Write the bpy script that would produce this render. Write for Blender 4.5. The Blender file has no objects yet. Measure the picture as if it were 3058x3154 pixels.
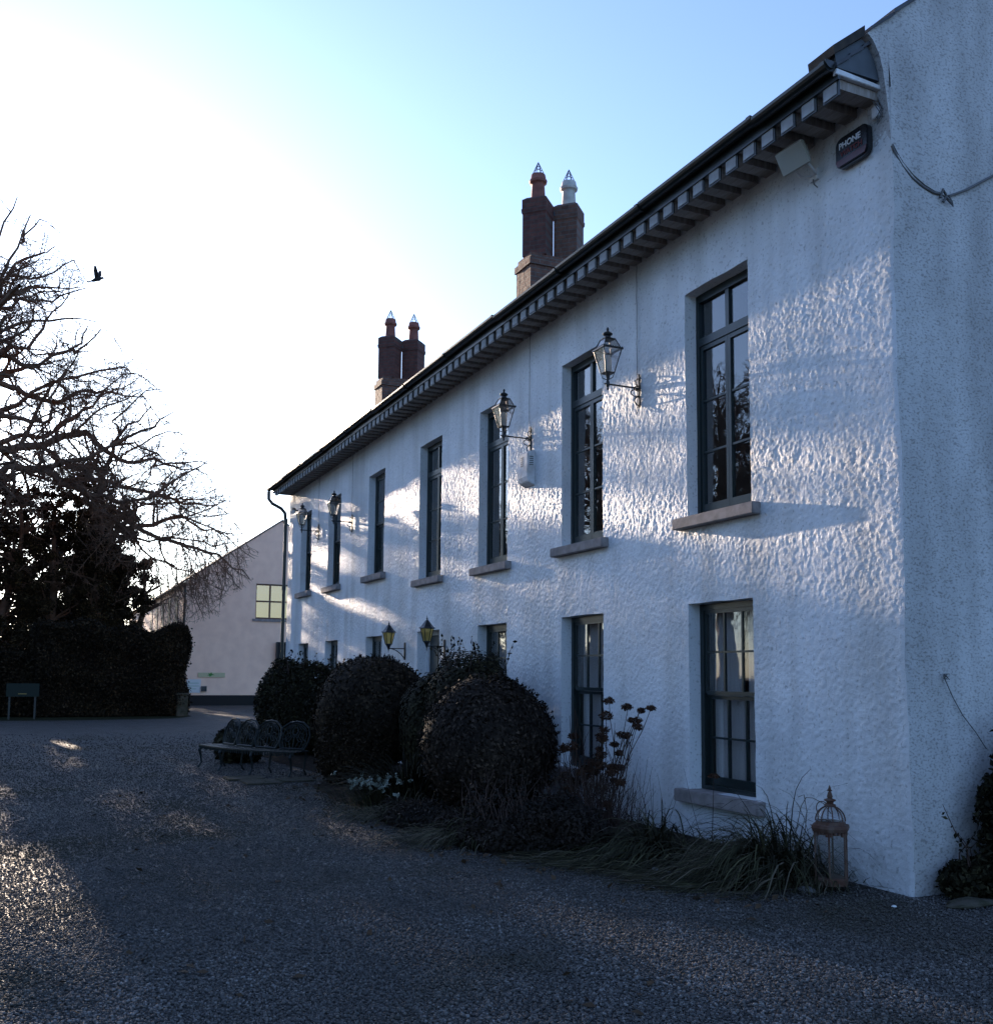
import bpy, math, random
import numpy as np
from mathutils import Vector, Matrix

random.seed(7)
RNG = np.random.default_rng(7)
R = math.radians
C = bpy.context.scene
COL = C.collection

# ------------------------------------------------------------------ camera
FS, PITCH, ROLL, YAW = 3131.9, 0.0964, 0.0090, 0.4264
CAM = Vector((5.78, -6.06, 1.62))
SHIFT_PX = 199.4
fw = Vector((-math.cos(YAW) * math.cos(PITCH), math.sin(YAW) * math.cos(PITCH), math.sin(PITCH)))
rt = fw.cross(Vector((0, 0, 1))).normalized()
up = rt.cross(fw)
rt2 = rt * math.cos(ROLL) + up * math.sin(ROLL)
up2 = up * math.cos(ROLL) - rt * math.sin(ROLL)
cd = bpy.data.cameras.new('camera')
cam = bpy.data.objects.new('camera', cd)
COL.objects.link(cam)
cam.matrix_world = Matrix.Translation(CAM) @ Matrix((rt2, up2, -fw)).transposed().to_4x4()
cd.sensor_fit = 'VERTICAL'
cd.sensor_height = 36
cd.lens = FS / 3154 * 36
cd.shift_y = SHIFT_PX / 3154
cd.clip_end = 3000
cd.clip_start = 0.05
C.camera = cam

# ------------------------------------------------------------------ light
SUN_EL, SUN_AZ = R(10.6), R(4.4)          # height; how far the sun stands off the facade plane
sdir = Vector((-math.cos(SUN_AZ) * math.cos(SUN_EL), -math.sin(SUN_AZ) * math.cos(SUN_EL), math.sin(SUN_EL)))
w = bpy.data.worlds.new('World')
C.world = w
w.use_nodes = True
nt = w.node_tree
sky = nt.nodes.new('ShaderNodeTexSky')
sky.sky_type = 'NISHITA'
sky.sun_disc = False
sky.sun_elevation = SUN_EL
sky.sun_rotation = math.atan2(sdir.x, sdir.y)
sky.altitude = 0
sky.air_density = 1.0
sky.dust_density = 1.2
sky.ozone_density = 6.0
bg = nt.nodes['Background']
hsv = nt.nodes.new('ShaderNodeHueSaturation')      # a slightly hazy, paler winter sky
hsv.inputs['Saturation'].default_value = 0.84
hsv.inputs['Hue'].default_value = 0.503
nt.links.new(sky.outputs[0], hsv.inputs['Color'])
nt.links.new(hsv.outputs[0], bg.inputs[0])
bg.inputs[1].default_value = 0.12
sl = bpy.data.lights.new('sun', 'SUN')
sl.energy = 5.0
sl.angle = R(0.53)
sl.color = (1.0, 0.80, 0.62)
so = bpy.data.objects.new('sun', sl)
COL.objects.link(so)
so.rotation_euler = sdir.to_track_quat('Z', 'Y').to_euler()
so.location = sdir * 200
C.view_settings.view_transform = 'Standard'
C.view_settings.look = 'None'
C.view_settings.gamma = 1
C.view_settings.exposure = 1.9
C.cycles.max_bounces = 8
C.cycles.transparent_max_bounces = 16

# ------------------------------------------------------------------ materials
def mat(name, col, rough=.7, spec=.4, metal=0., var=None, bump=None, col2=None, spread=(.35, .65), stretch=(1, 1, 1)):
    m = bpy.data.materials.new(name)
    m.use_nodes = True
    t = m.node_tree
    b = t.nodes['Principled BSDF']
    b.inputs['Base Color'].default_value = (*col, 1)
    b.inputs['Roughness'].default_value = rough
    b.inputs['Specular IOR Level'].default_value = spec
    b.inputs['Metallic'].default_value = metal
    tc = t.nodes.new('ShaderNodeTexCoord')
    mp = t.nodes.new('ShaderNodeMapping')
    mp.inputs['Scale'].default_value = stretch
    t.links.new(tc.outputs['Object'], mp.inputs[0])
    if var:
        n = t.nodes.new('ShaderNodeTexNoise')
        n.inputs['Scale'].default_value = var
        n.inputs['Detail'].default_value = 6
        r = t.nodes.new('ShaderNodeValToRGB')
        r.color_ramp.elements[0].position = spread[0]
        r.color_ramp.elements[1].position = spread[1]
        c2 = col2 or tuple(c * .6 for c in col)
        r.color_ramp.elements[0].color = (*c2, 1)
        r.color_ramp.elements[1].color = (*col, 1)
        t.links.new(mp.outputs[0], n.inputs['Vector'])
        t.links.new(n.outputs[0], r.inputs[0])
        t.links.new(r.outputs[0], b.inputs['Base Color'])
    if bump:
        n = t.nodes.new('ShaderNodeTexNoise')
        n.inputs['Scale'].default_value = bump[0]
        n.inputs['Detail'].default_value = 5
        bp = t.nodes.new('ShaderNodeBump')
        bp.inputs['Strength'].default_value = bump[1]
        bp.inputs['Distance'].default_value = bump[2] if len(bump) > 2 else .01
        t.links.new(mp.outputs[0], n.inputs['Vector'])
        t.links.new(n.outputs[0], bp.inputs['Height'])
        t.links.new(bp.outputs[0], b.inputs['Normal'])
    return m

M = {}
M['stucco'] = mat('painted_roughcast', (.78, .80, .81), .5, .45, bump=(60, .6, .006), var=3.0, col2=(.72, .73, .74))
def add_specks(m, scale, a, b_, dark, st=(1, 1, 1)):
    t = m.node_tree; b = t.nodes['Principled BSDF']
    tc = [n for n in t.nodes if n.type == 'TEX_COORD'][0]
    n = t.nodes.new('ShaderNodeTexNoise'); n.inputs['Scale'].default_value = scale; n.inputs['Detail'].default_value = 4
    r = t.nodes.new('ShaderNodeValToRGB'); r.color_ramp.elements[0].position = a; r.color_ramp.elements[1].position = b_
    r.color_ramp.elements[0].color = (*dark, 1); r.color_ramp.elements[1].color = (1, 1, 1, 1)
    x = t.nodes.new('ShaderNodeMix'); x.data_type = 'RGBA'; x.blend_type = 'MULTIPLY'; x.inputs[0].default_value = 1
    old = b.inputs['Base Color'].links[0].from_socket
    mp = t.nodes.new('ShaderNodeMapping'); mp.inputs['Scale'].default_value = st
    t.links.new(tc.outputs['Object'], mp.inputs[0]); t.links.new(mp.outputs[0], n.inputs['Vector']); t.links.new(n.outputs[0], r.inputs[0])
    t.links.new(old, x.inputs[6]); t.links.new(r.outputs[0], x.inputs[7]); t.links.new(x.outputs[2], b.inputs['Base Color'])
add_specks(M['stucco'], 34, .30, .42, (.62, .61, .60)); add_specks(M['stucco'], .8, .30, .6, (.86, .86, .85)); add_specks(M['stucco'], 2.6, .36, .56, (.82, .815, .80), (1, 1, .10))
M['reveal'] = mat('painted_plaster_reveal', (.78, .79, .80), .6, .3, bump=(14, .4, .006))
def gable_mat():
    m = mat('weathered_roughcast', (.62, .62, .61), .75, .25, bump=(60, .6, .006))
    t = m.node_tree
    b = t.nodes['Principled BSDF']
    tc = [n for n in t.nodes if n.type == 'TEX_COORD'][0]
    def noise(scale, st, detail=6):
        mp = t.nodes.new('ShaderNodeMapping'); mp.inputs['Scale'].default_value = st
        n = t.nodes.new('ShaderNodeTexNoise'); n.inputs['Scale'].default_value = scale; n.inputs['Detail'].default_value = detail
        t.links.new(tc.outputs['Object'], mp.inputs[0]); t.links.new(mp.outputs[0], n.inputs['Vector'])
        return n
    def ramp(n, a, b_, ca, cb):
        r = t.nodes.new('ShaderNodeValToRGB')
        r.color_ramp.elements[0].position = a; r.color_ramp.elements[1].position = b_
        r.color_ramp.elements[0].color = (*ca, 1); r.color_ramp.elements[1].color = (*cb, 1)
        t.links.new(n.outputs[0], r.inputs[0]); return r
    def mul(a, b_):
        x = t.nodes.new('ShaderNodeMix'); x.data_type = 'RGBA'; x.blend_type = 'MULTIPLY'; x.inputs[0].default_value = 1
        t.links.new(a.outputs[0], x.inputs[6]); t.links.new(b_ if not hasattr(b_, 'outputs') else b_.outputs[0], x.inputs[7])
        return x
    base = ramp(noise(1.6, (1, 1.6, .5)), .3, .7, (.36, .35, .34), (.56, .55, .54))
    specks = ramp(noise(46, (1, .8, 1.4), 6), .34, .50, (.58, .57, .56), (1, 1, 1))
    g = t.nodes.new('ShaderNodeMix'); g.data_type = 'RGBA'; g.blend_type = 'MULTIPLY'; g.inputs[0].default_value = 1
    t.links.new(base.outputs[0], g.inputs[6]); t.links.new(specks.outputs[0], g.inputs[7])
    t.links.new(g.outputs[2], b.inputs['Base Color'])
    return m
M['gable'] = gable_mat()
M['frame'] = mat('dark_green_gloss_paint', (.008, .017, .017), .35, .5, bump=(60, .1, .002))
M['sill'] = mat('limestone_sill', (.30, .265, .25), .8, .3, var=9, col2=(.2, .175, .165), bump=(60, .5, .004))
M['black'] = mat('black_iron_paint', (.010, .011, .012), .35, .5, bump=(90, .2, .002))
M['gutter'] = mat('black_gutter_metal', (.012, .015, .016), .3, .5, var=6, col2=(.02, .024, .02))
M['white'] = mat('weathered_white_paint', (.72, .73, .74), .55, .4, var=7, col2=(.5, .48, .46), bump=(30, .2, .003))
M['soffit'] = mat('stained_soffit_board', (.36, .32, .29), .8, .2, var=5, col2=(.20, .165, .14), bump=(18, .3, .005), stretch=(1, 6, 1))
M['slate'] = mat('roof_slate', (.06, .065, .075), .6, .4, var=6, col2=(.035, .038, .045), bump=(20, .4, .006))
M['slatepanel'] = mat('grey_slate_panel', (.075, .09, .105), .6, .4, var=5, bump=(25, .2, .003))
def brick_mat(name, c1, c2, mortar, scale=1.0):
    m = bpy.data.materials.new(name)
    m.use_nodes = True
    t = m.node_tree; b = t.nodes['Principled BSDF']
    tc = t.nodes.new('ShaderNodeTexCoord'); geo = t.nodes.new('ShaderNodeNewGeometry')
    sp = t.nodes.new('ShaderNodeSeparateXYZ'); t.links.new(tc.outputs['Object'], sp.inputs[0])
    ad = t.nodes.new('ShaderNodeMath'); ad.operation = 'ADD'
    t.links.new(sp.outputs[0], ad.inputs[0]); t.links.new(sp.outputs[1], ad.inputs[1])
    cb = t.nodes.new('ShaderNodeCombineXYZ'); t.links.new(ad.outputs[0], cb.inputs[0]); t.links.new(sp.outputs[2], cb.inputs[1])
    br = t.nodes.new('ShaderNodeTexBrick')
    br.inputs['Scale'].default_value = scale
    br.inputs['Brick Width'].default_value = .225; br.inputs['Row Height'].default_value = .085
    br.inputs['Mortar Size'].default_value = .008; br.inputs['Bias'].default_value = -.2
    br.inputs['Color1'].default_value = (*c1, 1); br.inputs['Color2'].default_value = (*c2, 1); br.inputs['Mortar'].default_value = (*mortar, 1)
    t.links.new(cb.outputs[0], br.inputs['Vector'])
    n = t.nodes.new('ShaderNodeTexNoise'); n.inputs['Scale'].default_value = 9; n.inputs['Detail'].default_value = 6
    t.links.new(tc.outputs['Object'], n.inputs['Vector'])
    mx = t.nodes.new('ShaderNodeMix'); mx.data_type = 'RGBA'; mx.blend_type = 'MULTIPLY'; mx.inputs[0].default_value = .8
    t.links.new(br.outputs[0], mx.inputs[6]); t.links.new(n.outputs[0], mx.inputs[7])
    t.links.new(mx.outputs[2], b.inputs['Base Color'])
    bp = t.nodes.new('ShaderNodeBump'); bp.inputs['Strength'].default_value = .8; bp.inputs['Distance'].default_value = .012
    mth = t.nodes.new('ShaderNodeMath'); mth.operation = 'SUBTRACT'
    t.links.new(n.outputs[0], mth.inputs[0]); t.links.new(br.outputs['Fac'], mth.inputs[1])
    t.links.new(mth.outputs[0], bp.inputs['Height']); t.links.new(bp.outputs[0], b.inputs['Normal'])
    b.inputs['Roughness'].default_value = .85
    return m
M['brick'] = brick_mat('old_red_brick', (.25, .115, .075), (.15, .07, .048), (.20, .17, .145))
M['redrender'] = brick_mat('dark_red_flue_brick', (.20, .070, .050), (.12, .045, .034), (.135, .095, .078))
M['pot'] = mat('terracotta_pot', (.27, .10, .075), .7, .3, var=8, col2=(.17, .065, .05))
M['creampot'] = mat('cream_clay_pot', (.55, .52, .46), .6, .4, var=8, col2=(.4, .37, .32))
M['wire'] = mat('galvanised_wire', (.12, .13, .14), .4, .5, .6)
M['curtain'] = mat('net_curtain', (.80, .78, .76), .9, .1, bump=(6, .3, .01), stretch=(6, 1, .2))
M['drape'] = mat('heavy_drape', (.16, .11, .12), .9, .1)
M['wood'] = mat('interior_board', (.12, .09, .07), .7, .2)
M['housein'] = mat('dim_interior_plaster', (.25, .23, .21), .9, .1)
def glass_mat(name, tint=(1, 1, 1), boost=.05, rough=.01, wob=.02):
    m = bpy.data.materials.new(name); m.use_nodes = True
    t = m.node_tree
    for n in list(t.nodes):
        if n.type != 'OUTPUT_MATERIAL': t.nodes.remove(n)
    out = t.nodes[0]
    tr = t.nodes.new('ShaderNodeBsdfTransparent'); tr.inputs[0].default_value = (*[c * .86 for c in tint], 1)
    gl = t.nodes.new('ShaderNodeBsdfGlossy'); gl.inputs['Roughness'].default_value = rough
    lw = t.nodes.new('ShaderNodeLayerWeight'); lw.inputs[0].default_value = .5
    pw = t.nodes.new('ShaderNodeMath'); pw.operation = 'POWER'; pw.inputs[1].default_value = 4.5
    fr = t.nodes.new('ShaderNodeMath'); fr.operation = 'MULTIPLY_ADD'; fr.inputs[1].default_value = 1 - boost; fr.inputs[2].default_value = boost; fr.use_clamp = True
    t.links.new(lw.outputs['Facing'], pw.inputs[0]); t.links.new(pw.outputs[0], fr.inputs[0])
    mx = t.nodes.new('ShaderNodeMixShader')
    tc = t.nodes.new('ShaderNodeTexCoord')
    ns = t.nodes.new('ShaderNodeTexNoise'); ns.inputs['Scale'].default_value = 3.5; ns.inputs['Detail'].default_value = 2
    bp = t.nodes.new('ShaderNodeBump'); bp.inputs['Strength'].default_value = wob; bp.inputs['Distance'].default_value = .02
    t.links.new(tc.outputs['Object'], ns.inputs['Vector']); t.links.new(ns.outputs[0], bp.inputs['Height'])
    t.links.new(bp.outputs[0], gl.inputs['Normal'])
    t.links.new(fr.outputs[0], mx.inputs[0]); t.links.new(tr.outputs[0], mx.inputs[1]); t.links.new(gl.outputs[0], mx.inputs[2])
    t.links.new(mx.outputs[0], out.inputs[0])
    return m
M['glass'] = glass_mat('old_window_glass', boost=.10)
M['lampglass'] = glass_mat('lantern_glass', boost=.07, rough=.25, wob=.2)
def frosted(name, col):
    m = mat(name, col, .35, .5)
    b = m.node_tree.nodes['Principled BSDF']
    b.inputs['Transmission Weight'].default_value = .75
    b.inputs['IOR'].default_value = 1.05
    return m
M['amber'] = frosted('amber_lamp_glass', (.75, .55, .18))
M['frost'] = frosted('frosted_lamp_tube', (.85, .84, .78))
M['rust'] = mat('rusted_lantern_metal', (.085, .040, .027), .8, .2, .1, var=14, col2=(.13, .09, .07), bump=(60, .5, .004))
M['bark'] = mat('bare_bark', (.17, .105, .072), .9, .1, var=5, bump=(18, .6, .03))
M['twig'] = M['bark']
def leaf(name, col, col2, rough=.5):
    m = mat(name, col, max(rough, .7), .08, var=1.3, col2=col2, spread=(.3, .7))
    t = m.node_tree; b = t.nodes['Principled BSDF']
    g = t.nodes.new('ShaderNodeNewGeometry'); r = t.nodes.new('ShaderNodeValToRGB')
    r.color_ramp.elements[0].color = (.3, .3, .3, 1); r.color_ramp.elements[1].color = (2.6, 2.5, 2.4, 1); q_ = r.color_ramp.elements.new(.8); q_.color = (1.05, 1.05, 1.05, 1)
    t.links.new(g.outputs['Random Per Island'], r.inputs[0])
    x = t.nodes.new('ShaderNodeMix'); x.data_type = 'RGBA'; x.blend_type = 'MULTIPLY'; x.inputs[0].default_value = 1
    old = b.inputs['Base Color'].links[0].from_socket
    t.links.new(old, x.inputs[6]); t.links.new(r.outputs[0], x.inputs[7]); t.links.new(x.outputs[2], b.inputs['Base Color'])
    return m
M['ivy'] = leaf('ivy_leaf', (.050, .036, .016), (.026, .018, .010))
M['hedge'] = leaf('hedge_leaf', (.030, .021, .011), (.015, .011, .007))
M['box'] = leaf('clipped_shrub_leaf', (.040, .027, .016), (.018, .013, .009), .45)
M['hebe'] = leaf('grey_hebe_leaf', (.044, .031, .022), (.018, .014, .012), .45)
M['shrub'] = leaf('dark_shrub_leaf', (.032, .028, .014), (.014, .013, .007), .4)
M['grass'] = leaf('sedge_blade', (.042, .042, .022), (.026, .022, .012), .6)
M['straw'] = mat('dead_grass_stalk', (.09, .075, .05), .8, .2)
M['stem'] = mat('dead_flower_stem', (.06, .038, .03), .85, .2)
M['deadflower'] = mat('dried_flower_head', (.085, .045, .028), .9, .1, var=20, col2=(.04, .022, .015))
M['whiteflower'] = mat('pale_petal', (.20, .22, .18), .7, .2)
M['soil'] = mat('dark_soil', (.03, .02, .013), .95, .1, var=9, col2=(.012, .010, .008), bump=(30, .9, .03))
M['sward'] = mat('winter_grass', (.03, .034, .014), .9, .1, var=3, col2=(.018, .018, .009), bump=(60, .9, .03))
M['stone'] = mat('pale_stone', (.16, .155, .15), .85, .2, var=6, col2=(.10, .10, .095), bump=(20, .5, .01))
M['mossstone'] = mat('mossy_stone', (.075, .066, .052), .9, .1, var=8, col2=(.04, .04, .025), bump=(20, .7, .02))
M['barnwall'] = mat('cream_render', (.92, .64, .475), .85, .2, var=2.2, col2=(.84, .57, .425), bump=(25, .3, .006))
M['barnbase'] = mat('black_plinth_paint', (.010, .010, .010), .7, .3, bump=(20, .3, .005))
M['verdigris'] = mat('dark_green_cast_iron', (.009, .013, .012), .5, .35, .2, bump=(50, .3, .003))
M['beige'] = mat('faded_beige_plastic', (.42, .41, .36), .6, .4)
M['redplastic'] = mat('dark_red_lettering', (.13, .012, .012), .5, .4)
M['letter'] = mat('white_lettering', (.75, .75, .77), .5, .3)
M['alarmblack'] = mat('black_gloss_plastic', (.012, .012, .014), .25, .5)
M['alarmred'] = mat('dark_red_lens', (.07, .008, .01), .25, .5)
M['signgreen'] = mat('dark_green_signboard', (.007, .016, .012), .8, .4)
M['signyellow'] = mat('faded_yellow_board', (.50, .47, .28), .6, .3)
M['leafgreen'] = mat('green_emblem', (.05, .20, .04), .6, .3)
M['paper'] = mat('white_notice', (.62, .64, .62), .7, .2)
M['bird'] = mat('dark_feathers', (.035, .03, .028), .7, .2, var=12)
M['silver'] = mat('grey_cable', (.10, .10, .10), .5, .4)

def gravel_mat():
    m = bpy.data.materials.new('grey_gravel'); m.use_nodes = True
    t = m.node_tree; b = t.nodes['Principled BSDF']
    tc = t.nodes.new('ShaderNodeTexCoord')
    vo = t.nodes.new('ShaderNodeTexVoronoi'); vo.inputs['Scale'].default_value = 55
    n = t.nodes.new('ShaderNodeTexNoise'); n.inputs['Scale'].default_value = 2.0; n.inputs['Detail'].default_value = 7
    n2 = t.nodes.new('ShaderNodeTexNoise'); n2.inputs['Scale'].default_value = .55; n2.inputs['Detail'].default_value = 6
    for q in (vo, n, n2): t.links.new(tc.outputs['Object'], q.inputs['Vector'])
    r = t.nodes.new('ShaderNodeValToRGB')
    r.color_ramp.elements[0].color = (.044, .041, .038, 1); r.color_ramp.elements[1].color = (.112, .106, .10, 1)
    sp = t.nodes.new('ShaderNodeSeparateColor'); t.links.new(vo.outputs['Color'], sp.inputs[0])
    t.links.new(sp.outputs[0], r.inputs[0])
    r2 = t.nodes.new('ShaderNodeValToRGB')
    r2.color_ramp.elements[0].position = .3; r2.color_ramp.elements[1].position = .7
    r2.color_ramp.elements[0].color = (.62, .60, .55, 1); r2.color_ramp.elements[1].color = (1, 1, 1, 1)
    t.links.new(n.outputs[0], r2.inputs[0])
    mx = t.nodes.new('ShaderNodeMix'); mx.data_type = 'RGBA'; mx.blend_type = 'MULTIPLY'; mx.inputs[0].default_value = 1
    t.links.new(r.outputs[0], mx.inputs[6]); t.links.new(r2.outputs[0], mx.inputs[7])
    r3 = t.nodes.new('ShaderNodeValToRGB'); r3.color_ramp.elements[0].position = .56; r3.color_ramp.elements[1].position = .72
    t.links.new(n2.outputs[0], r3.inputs[0])
    mx2 = t.nodes.new('ShaderNodeMix'); mx2.data_type = 'RGBA'
    mfac = t.nodes.new('ShaderNodeMath'); mfac.operation = 'MULTIPLY'; mfac.inputs[1].default_value = .55
    t.links.new(r3.outputs[0], mfac.inputs[0]); t.links.new(mfac.outputs[0], mx2.inputs[0])
    t.links.new(mx.outputs[2], mx2.inputs[6]); mx2.inputs[7].default_value = (.035, .032, .018, 1)
    t.links.new(mx2.outputs[2], b.inputs['Base Color'])
    bp = t.nodes.new('ShaderNodeBump'); bp.inputs['Strength'].default_value = 1; bp.inputs['Distance'].default_value = .02; bp.invert = True
    t.links.new(vo.outputs['Distance'], bp.inputs['Height']); t.links.new(bp.outputs[0], b.inputs['Normal'])
    b.inputs['Roughness'].default_value = .7; b.inputs['Specular IOR Level'].default_value = .3
    return m
M['gravel'] = gravel_mat()
def pebble_mat():
    m = bpy.data.materials.new('loose_grey_chippings'); m.use_nodes = True
    t = m.node_tree; b = t.nodes['Principled BSDF']
    at = t.nodes.new('ShaderNodeAttribute'); at.attribute_name = 'tone'
    r = t.nodes.new('ShaderNodeValToRGB'); e = r.color_ramp.elements
    e[0].color = (.046, .043, .040, 1); e[1].color = (.19, .18, .17, 1)
    x = e.new(.55); x.color = (.094, .089, .084, 1)
    x = e.new(.85); x.color = (.115, .105, .095, 1)
    t.links.new(at.outputs['Fac'], r.inputs[0])
    tc = t.nodes.new('ShaderNodeTexCoord'); n2 = t.nodes.new('ShaderNodeTexNoise'); n2.inputs['Scale'].default_value = .55; n2.inputs['Detail'].default_value = 6
    r3 = t.nodes.new('ShaderNodeValToRGB'); r3.color_ramp.elements[0].position = .52; r3.color_ramp.elements[1].position = .68
    mf = t.nodes.new('ShaderNodeMath'); mf.operation = 'MULTIPLY'; mf.inputs[1].default_value = .75
    mx = t.nodes.new('ShaderNodeMix'); mx.data_type = 'RGBA'; mx.inputs[7].default_value = (.038, .034, .02, 1)
    t.links.new(tc.outputs['Object'], n2.inputs['Vector']); t.links.new(n2.outputs[0], r3.inputs[0]); t.links.new(r3.outputs[0], mf.inputs[0]); t.links.new(mf.outputs[0], mx.inputs[0])
    t.links.new(r.outputs[0], mx.inputs[6]); t.links.new(mx.outputs[2], b.inputs['Base Color'])
    b.inputs['Roughness'].default_value = .8; b.inputs['Specular IOR Level'].default_value = .2
    return m
M['pebble'] = pebble_mat()

# ------------------------------------------------------------------ mesh helpers
class MB:
    def __init__(s): s.v = []; s.f = []
    def add(s, vs, fs):
        o = len(s.v); s.v.extend(tuple(v) for v in vs); s.f.extend(tuple(i + o for i in f) for f in fs)
    def box(s, a, b, mtx=None):
        x0, y0, z0 = a; x1, y1, z1 = b
        vs = [(x0, y0, z0), (x1, y0, z0), (x1, y1, z0), (x0, y1, z0), (x0, y0, z1), (x1, y0, z1), (x1, y1, z1), (x0, y1, z1)]
        if mtx: vs = [mtx @ Vector(v) for v in vs]
        s.add(vs, [(3, 2, 1, 0), (4, 5, 6, 7), (0, 1, 5, 4), (1, 2, 6, 5), (2, 3, 7, 6), (3, 0, 4, 7)])
    def tube(s, pts, rad, sides=8, cap=True):
        pts = [Vector(p) for p in pts]; n = len(pts)
        if not hasattr(rad, '__len__'): rad = [rad] * n
        o = len(s.v)
        a = None
        for i, p in enumerate(pts):
            d = (pts[min(i + 1, n - 1)] - pts[max(i - 1, 0)])
            if d.length < 1e-9: d = Vector((0, 0, 1))
            d.normalize()
            if a is None: a = d.orthogonal().normalized()
            else:
                a = a - d * a.dot(d)
                a = a.normalized() if a.length > 1e-6 else d.orthogonal().normalized()
            b = d.cross(a)
            for k in range(sides):
                t = 2 * math.pi * k / sides
                q = p + (a * math.cos(t) + b * math.sin(t)) * rad[i]
                s.v.append((q.x, q.y, q.z))
        for i in range(n - 1):
            for k in range(sides):
                k2 = (k + 1) % sides
                s.f.append((o + i * sides + k, o + i * sides + k2, o + (i + 1) * sides + k2, o + (i + 1) * sides + k))
        if cap:
            s.f.append(tuple(o + k for k in reversed(range(sides))))
            s.f.append(tuple(o + (n - 1) * sides + k for k in range(sides)))
    def lathe(s, prof, c=(0, 0, 0), sides=16, rot=0.):
        o = len(s.v); n = len(prof)
        for r, z in prof:
            for k in range(sides):
                t = 2 * math.pi * k / sides + rot
                s.v.append((c[0] + r * math.cos(t), c[1] + r * math.sin(t), c[2] + z))
        for i in range(n - 1):
            for k in range(sides):
                k2 = (k + 1) % sides
                s.f.append((o + i * sides + k, o + i * sides + k2, o + (i + 1) * sides + k2, o + (i + 1) * sides + k))
        s.f.append(tuple(o + k for k in reversed(range(sides))))
        s.f.append(tuple(o + (n - 1) * sides + k for k in range(sides)))
    def prism(s, poly, x0, x1, axis='x'):
        n = len(poly)
        def P(u, v, t):
            return (t, u, v) if axis == 'x' else ((u, t, v) if axis == 'y' else (u, v, t))
        vs = [P(u, v, x0) for u, v in poly] + [P(u, v, x1) for u, v in poly]
        s.add(vs, [tuple(reversed(range(n))), tuple(range(n, 2 * n))] + [(i, (i + 1) % n, n + (i + 1) % n, n + i) for i in range(n)])
    def build(s, name, m, parent=None, smooth=False, bevel=0, fix=True):
        me = bpy.data.meshes.new(name)
        me.from_pydata(s.v, [], s.f)
        if fix:
            import bmesh
            bm = bmesh.new(); bm.from_mesh(me)
            bmesh.ops.recalc_face_normals(bm, faces=bm.faces)
            if bevel: bmesh.ops.bevel(bm, geom=[e for e in bm.edges if e.is_manifold and e.calc_face_angle(0) > .5], offset=bevel, segments=2, affect='EDGES')
            bm.to_mesh(me); bm.free()
        return link(name, me, m, parent, smooth)

def link(name, me, m, parent=None, smooth=False):
    if smooth:
        me.shade_smooth()
        if smooth == 'auto':
            me.set_sharp_from_angle(angle=R(40))
    me.materials.append(M[m] if isinstance(m, str) else m)
    o = bpy.data.objects.new(name, me)
    COL.objects.link(o)
    if parent: o.parent = parent
    return o

def npmesh(name, V, F, m, parent=None, smooth=False, attr=None):
    V = np.asarray(V, np.float32); F = np.asarray(F, np.int32); k = F.shape[1]
    me = bpy.data.meshes.new(name)
    me.vertices.add(len(V)); me.vertices.foreach_set('co', V.ravel())
    me.loops.add(F.size); me.loops.foreach_set('vertex_index', F.ravel())
    me.polygons.add(len(F)); me.polygons.foreach_set('loop_start', np.arange(0, F.size, k, dtype=np.int32))
    me.polygons.foreach_set('loop_total', np.full(len(F), k, np.int32))
    if attr is not None:
        a = me.attributes.new('tone', 'FLOAT', 'POINT'); a.data.foreach_set('value', np.asarray(attr, np.float32))
    me.update(calc_edges=True)
    return link(name, me, m, parent, smooth)

def tag(o, label, cat, group=None, kind=None):
    if label: o['label'] = label
    if cat: o['category'] = cat
    if group: o['group'] = group
    if kind: o['kind'] = kind
    return o
def thing(name, label, cat, loc=(0, 0, 0), rz=0, group=None):
    o = bpy.data.objects.new(name, None); COL.objects.link(o)
    o.location = loc; o.rotation_euler = (0, 0, rz); o.empty_display_size = .2
    return tag(o, label, cat, group)
def copy_tree(o, parent=None):
    c = o.copy(); COL.objects.link(c)
    if parent: c.parent = parent
    for ch in list(o.children): copy_tree(ch, c)
    return c
def struct(o): o['kind'] = 'structure'; return o

def vnoise(x, y, cx, cy, seed):
    r = np.random.default_rng(seed)
    u = (x - x.min()) / cx; v = (y - y.min()) / cy
    g = r.random((int(u.max()) + 3, int(v.max()) + 3))
    i = u.astype(int); j = v.astype(int); a = u - i; b = v - j
    a = a * a * (3 - 2 * a); b = b * b * (3 - 2 * b)
    return (g[i, j] * (1 - a) + g[i + 1, j] * a) * (1 - b) + (g[i, j + 1] * (1 - a) + g[i + 1, j + 1] * a) * b

# ------------------------------------------------------------------ ground
gx = MB(); gx.add([(-1500, -1500, 0), (1500, -1500, 0), (1500, 1500, 0), (-1500, 1500, 0)], [(0, 1, 2, 3)])
struct(gx.build('ground', 'gravel', fix=False))
def sheet(name, poly, z, m, parent=None, n_sub=0):
    mb = MB(); mb.add([(x, y, z) for x, y in poly], [tuple(range(len(poly)))])
    return mb.build(name, m, parent, fix=False)
BED = [(-20.9, 0), (-16, 0), (-12, 0), (-8, 0), (-4, 0), (-.7, 0), (-.66, -.3), (-.62, -.95), (-.93, -1.42), (-1.5, -1.58), (-2.3, -1.9), (-2.7, -2.2), (-3.7, -2.42), (-5.3, -2.5), (-7.25, -2.45), (-8.85, -2.3), (-9.6, -1.9), (-10.5, -1.7), (-12.5, -1.9), (-14.5, -1.9), (-16, -1.2), (-20.9, -1)]
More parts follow.
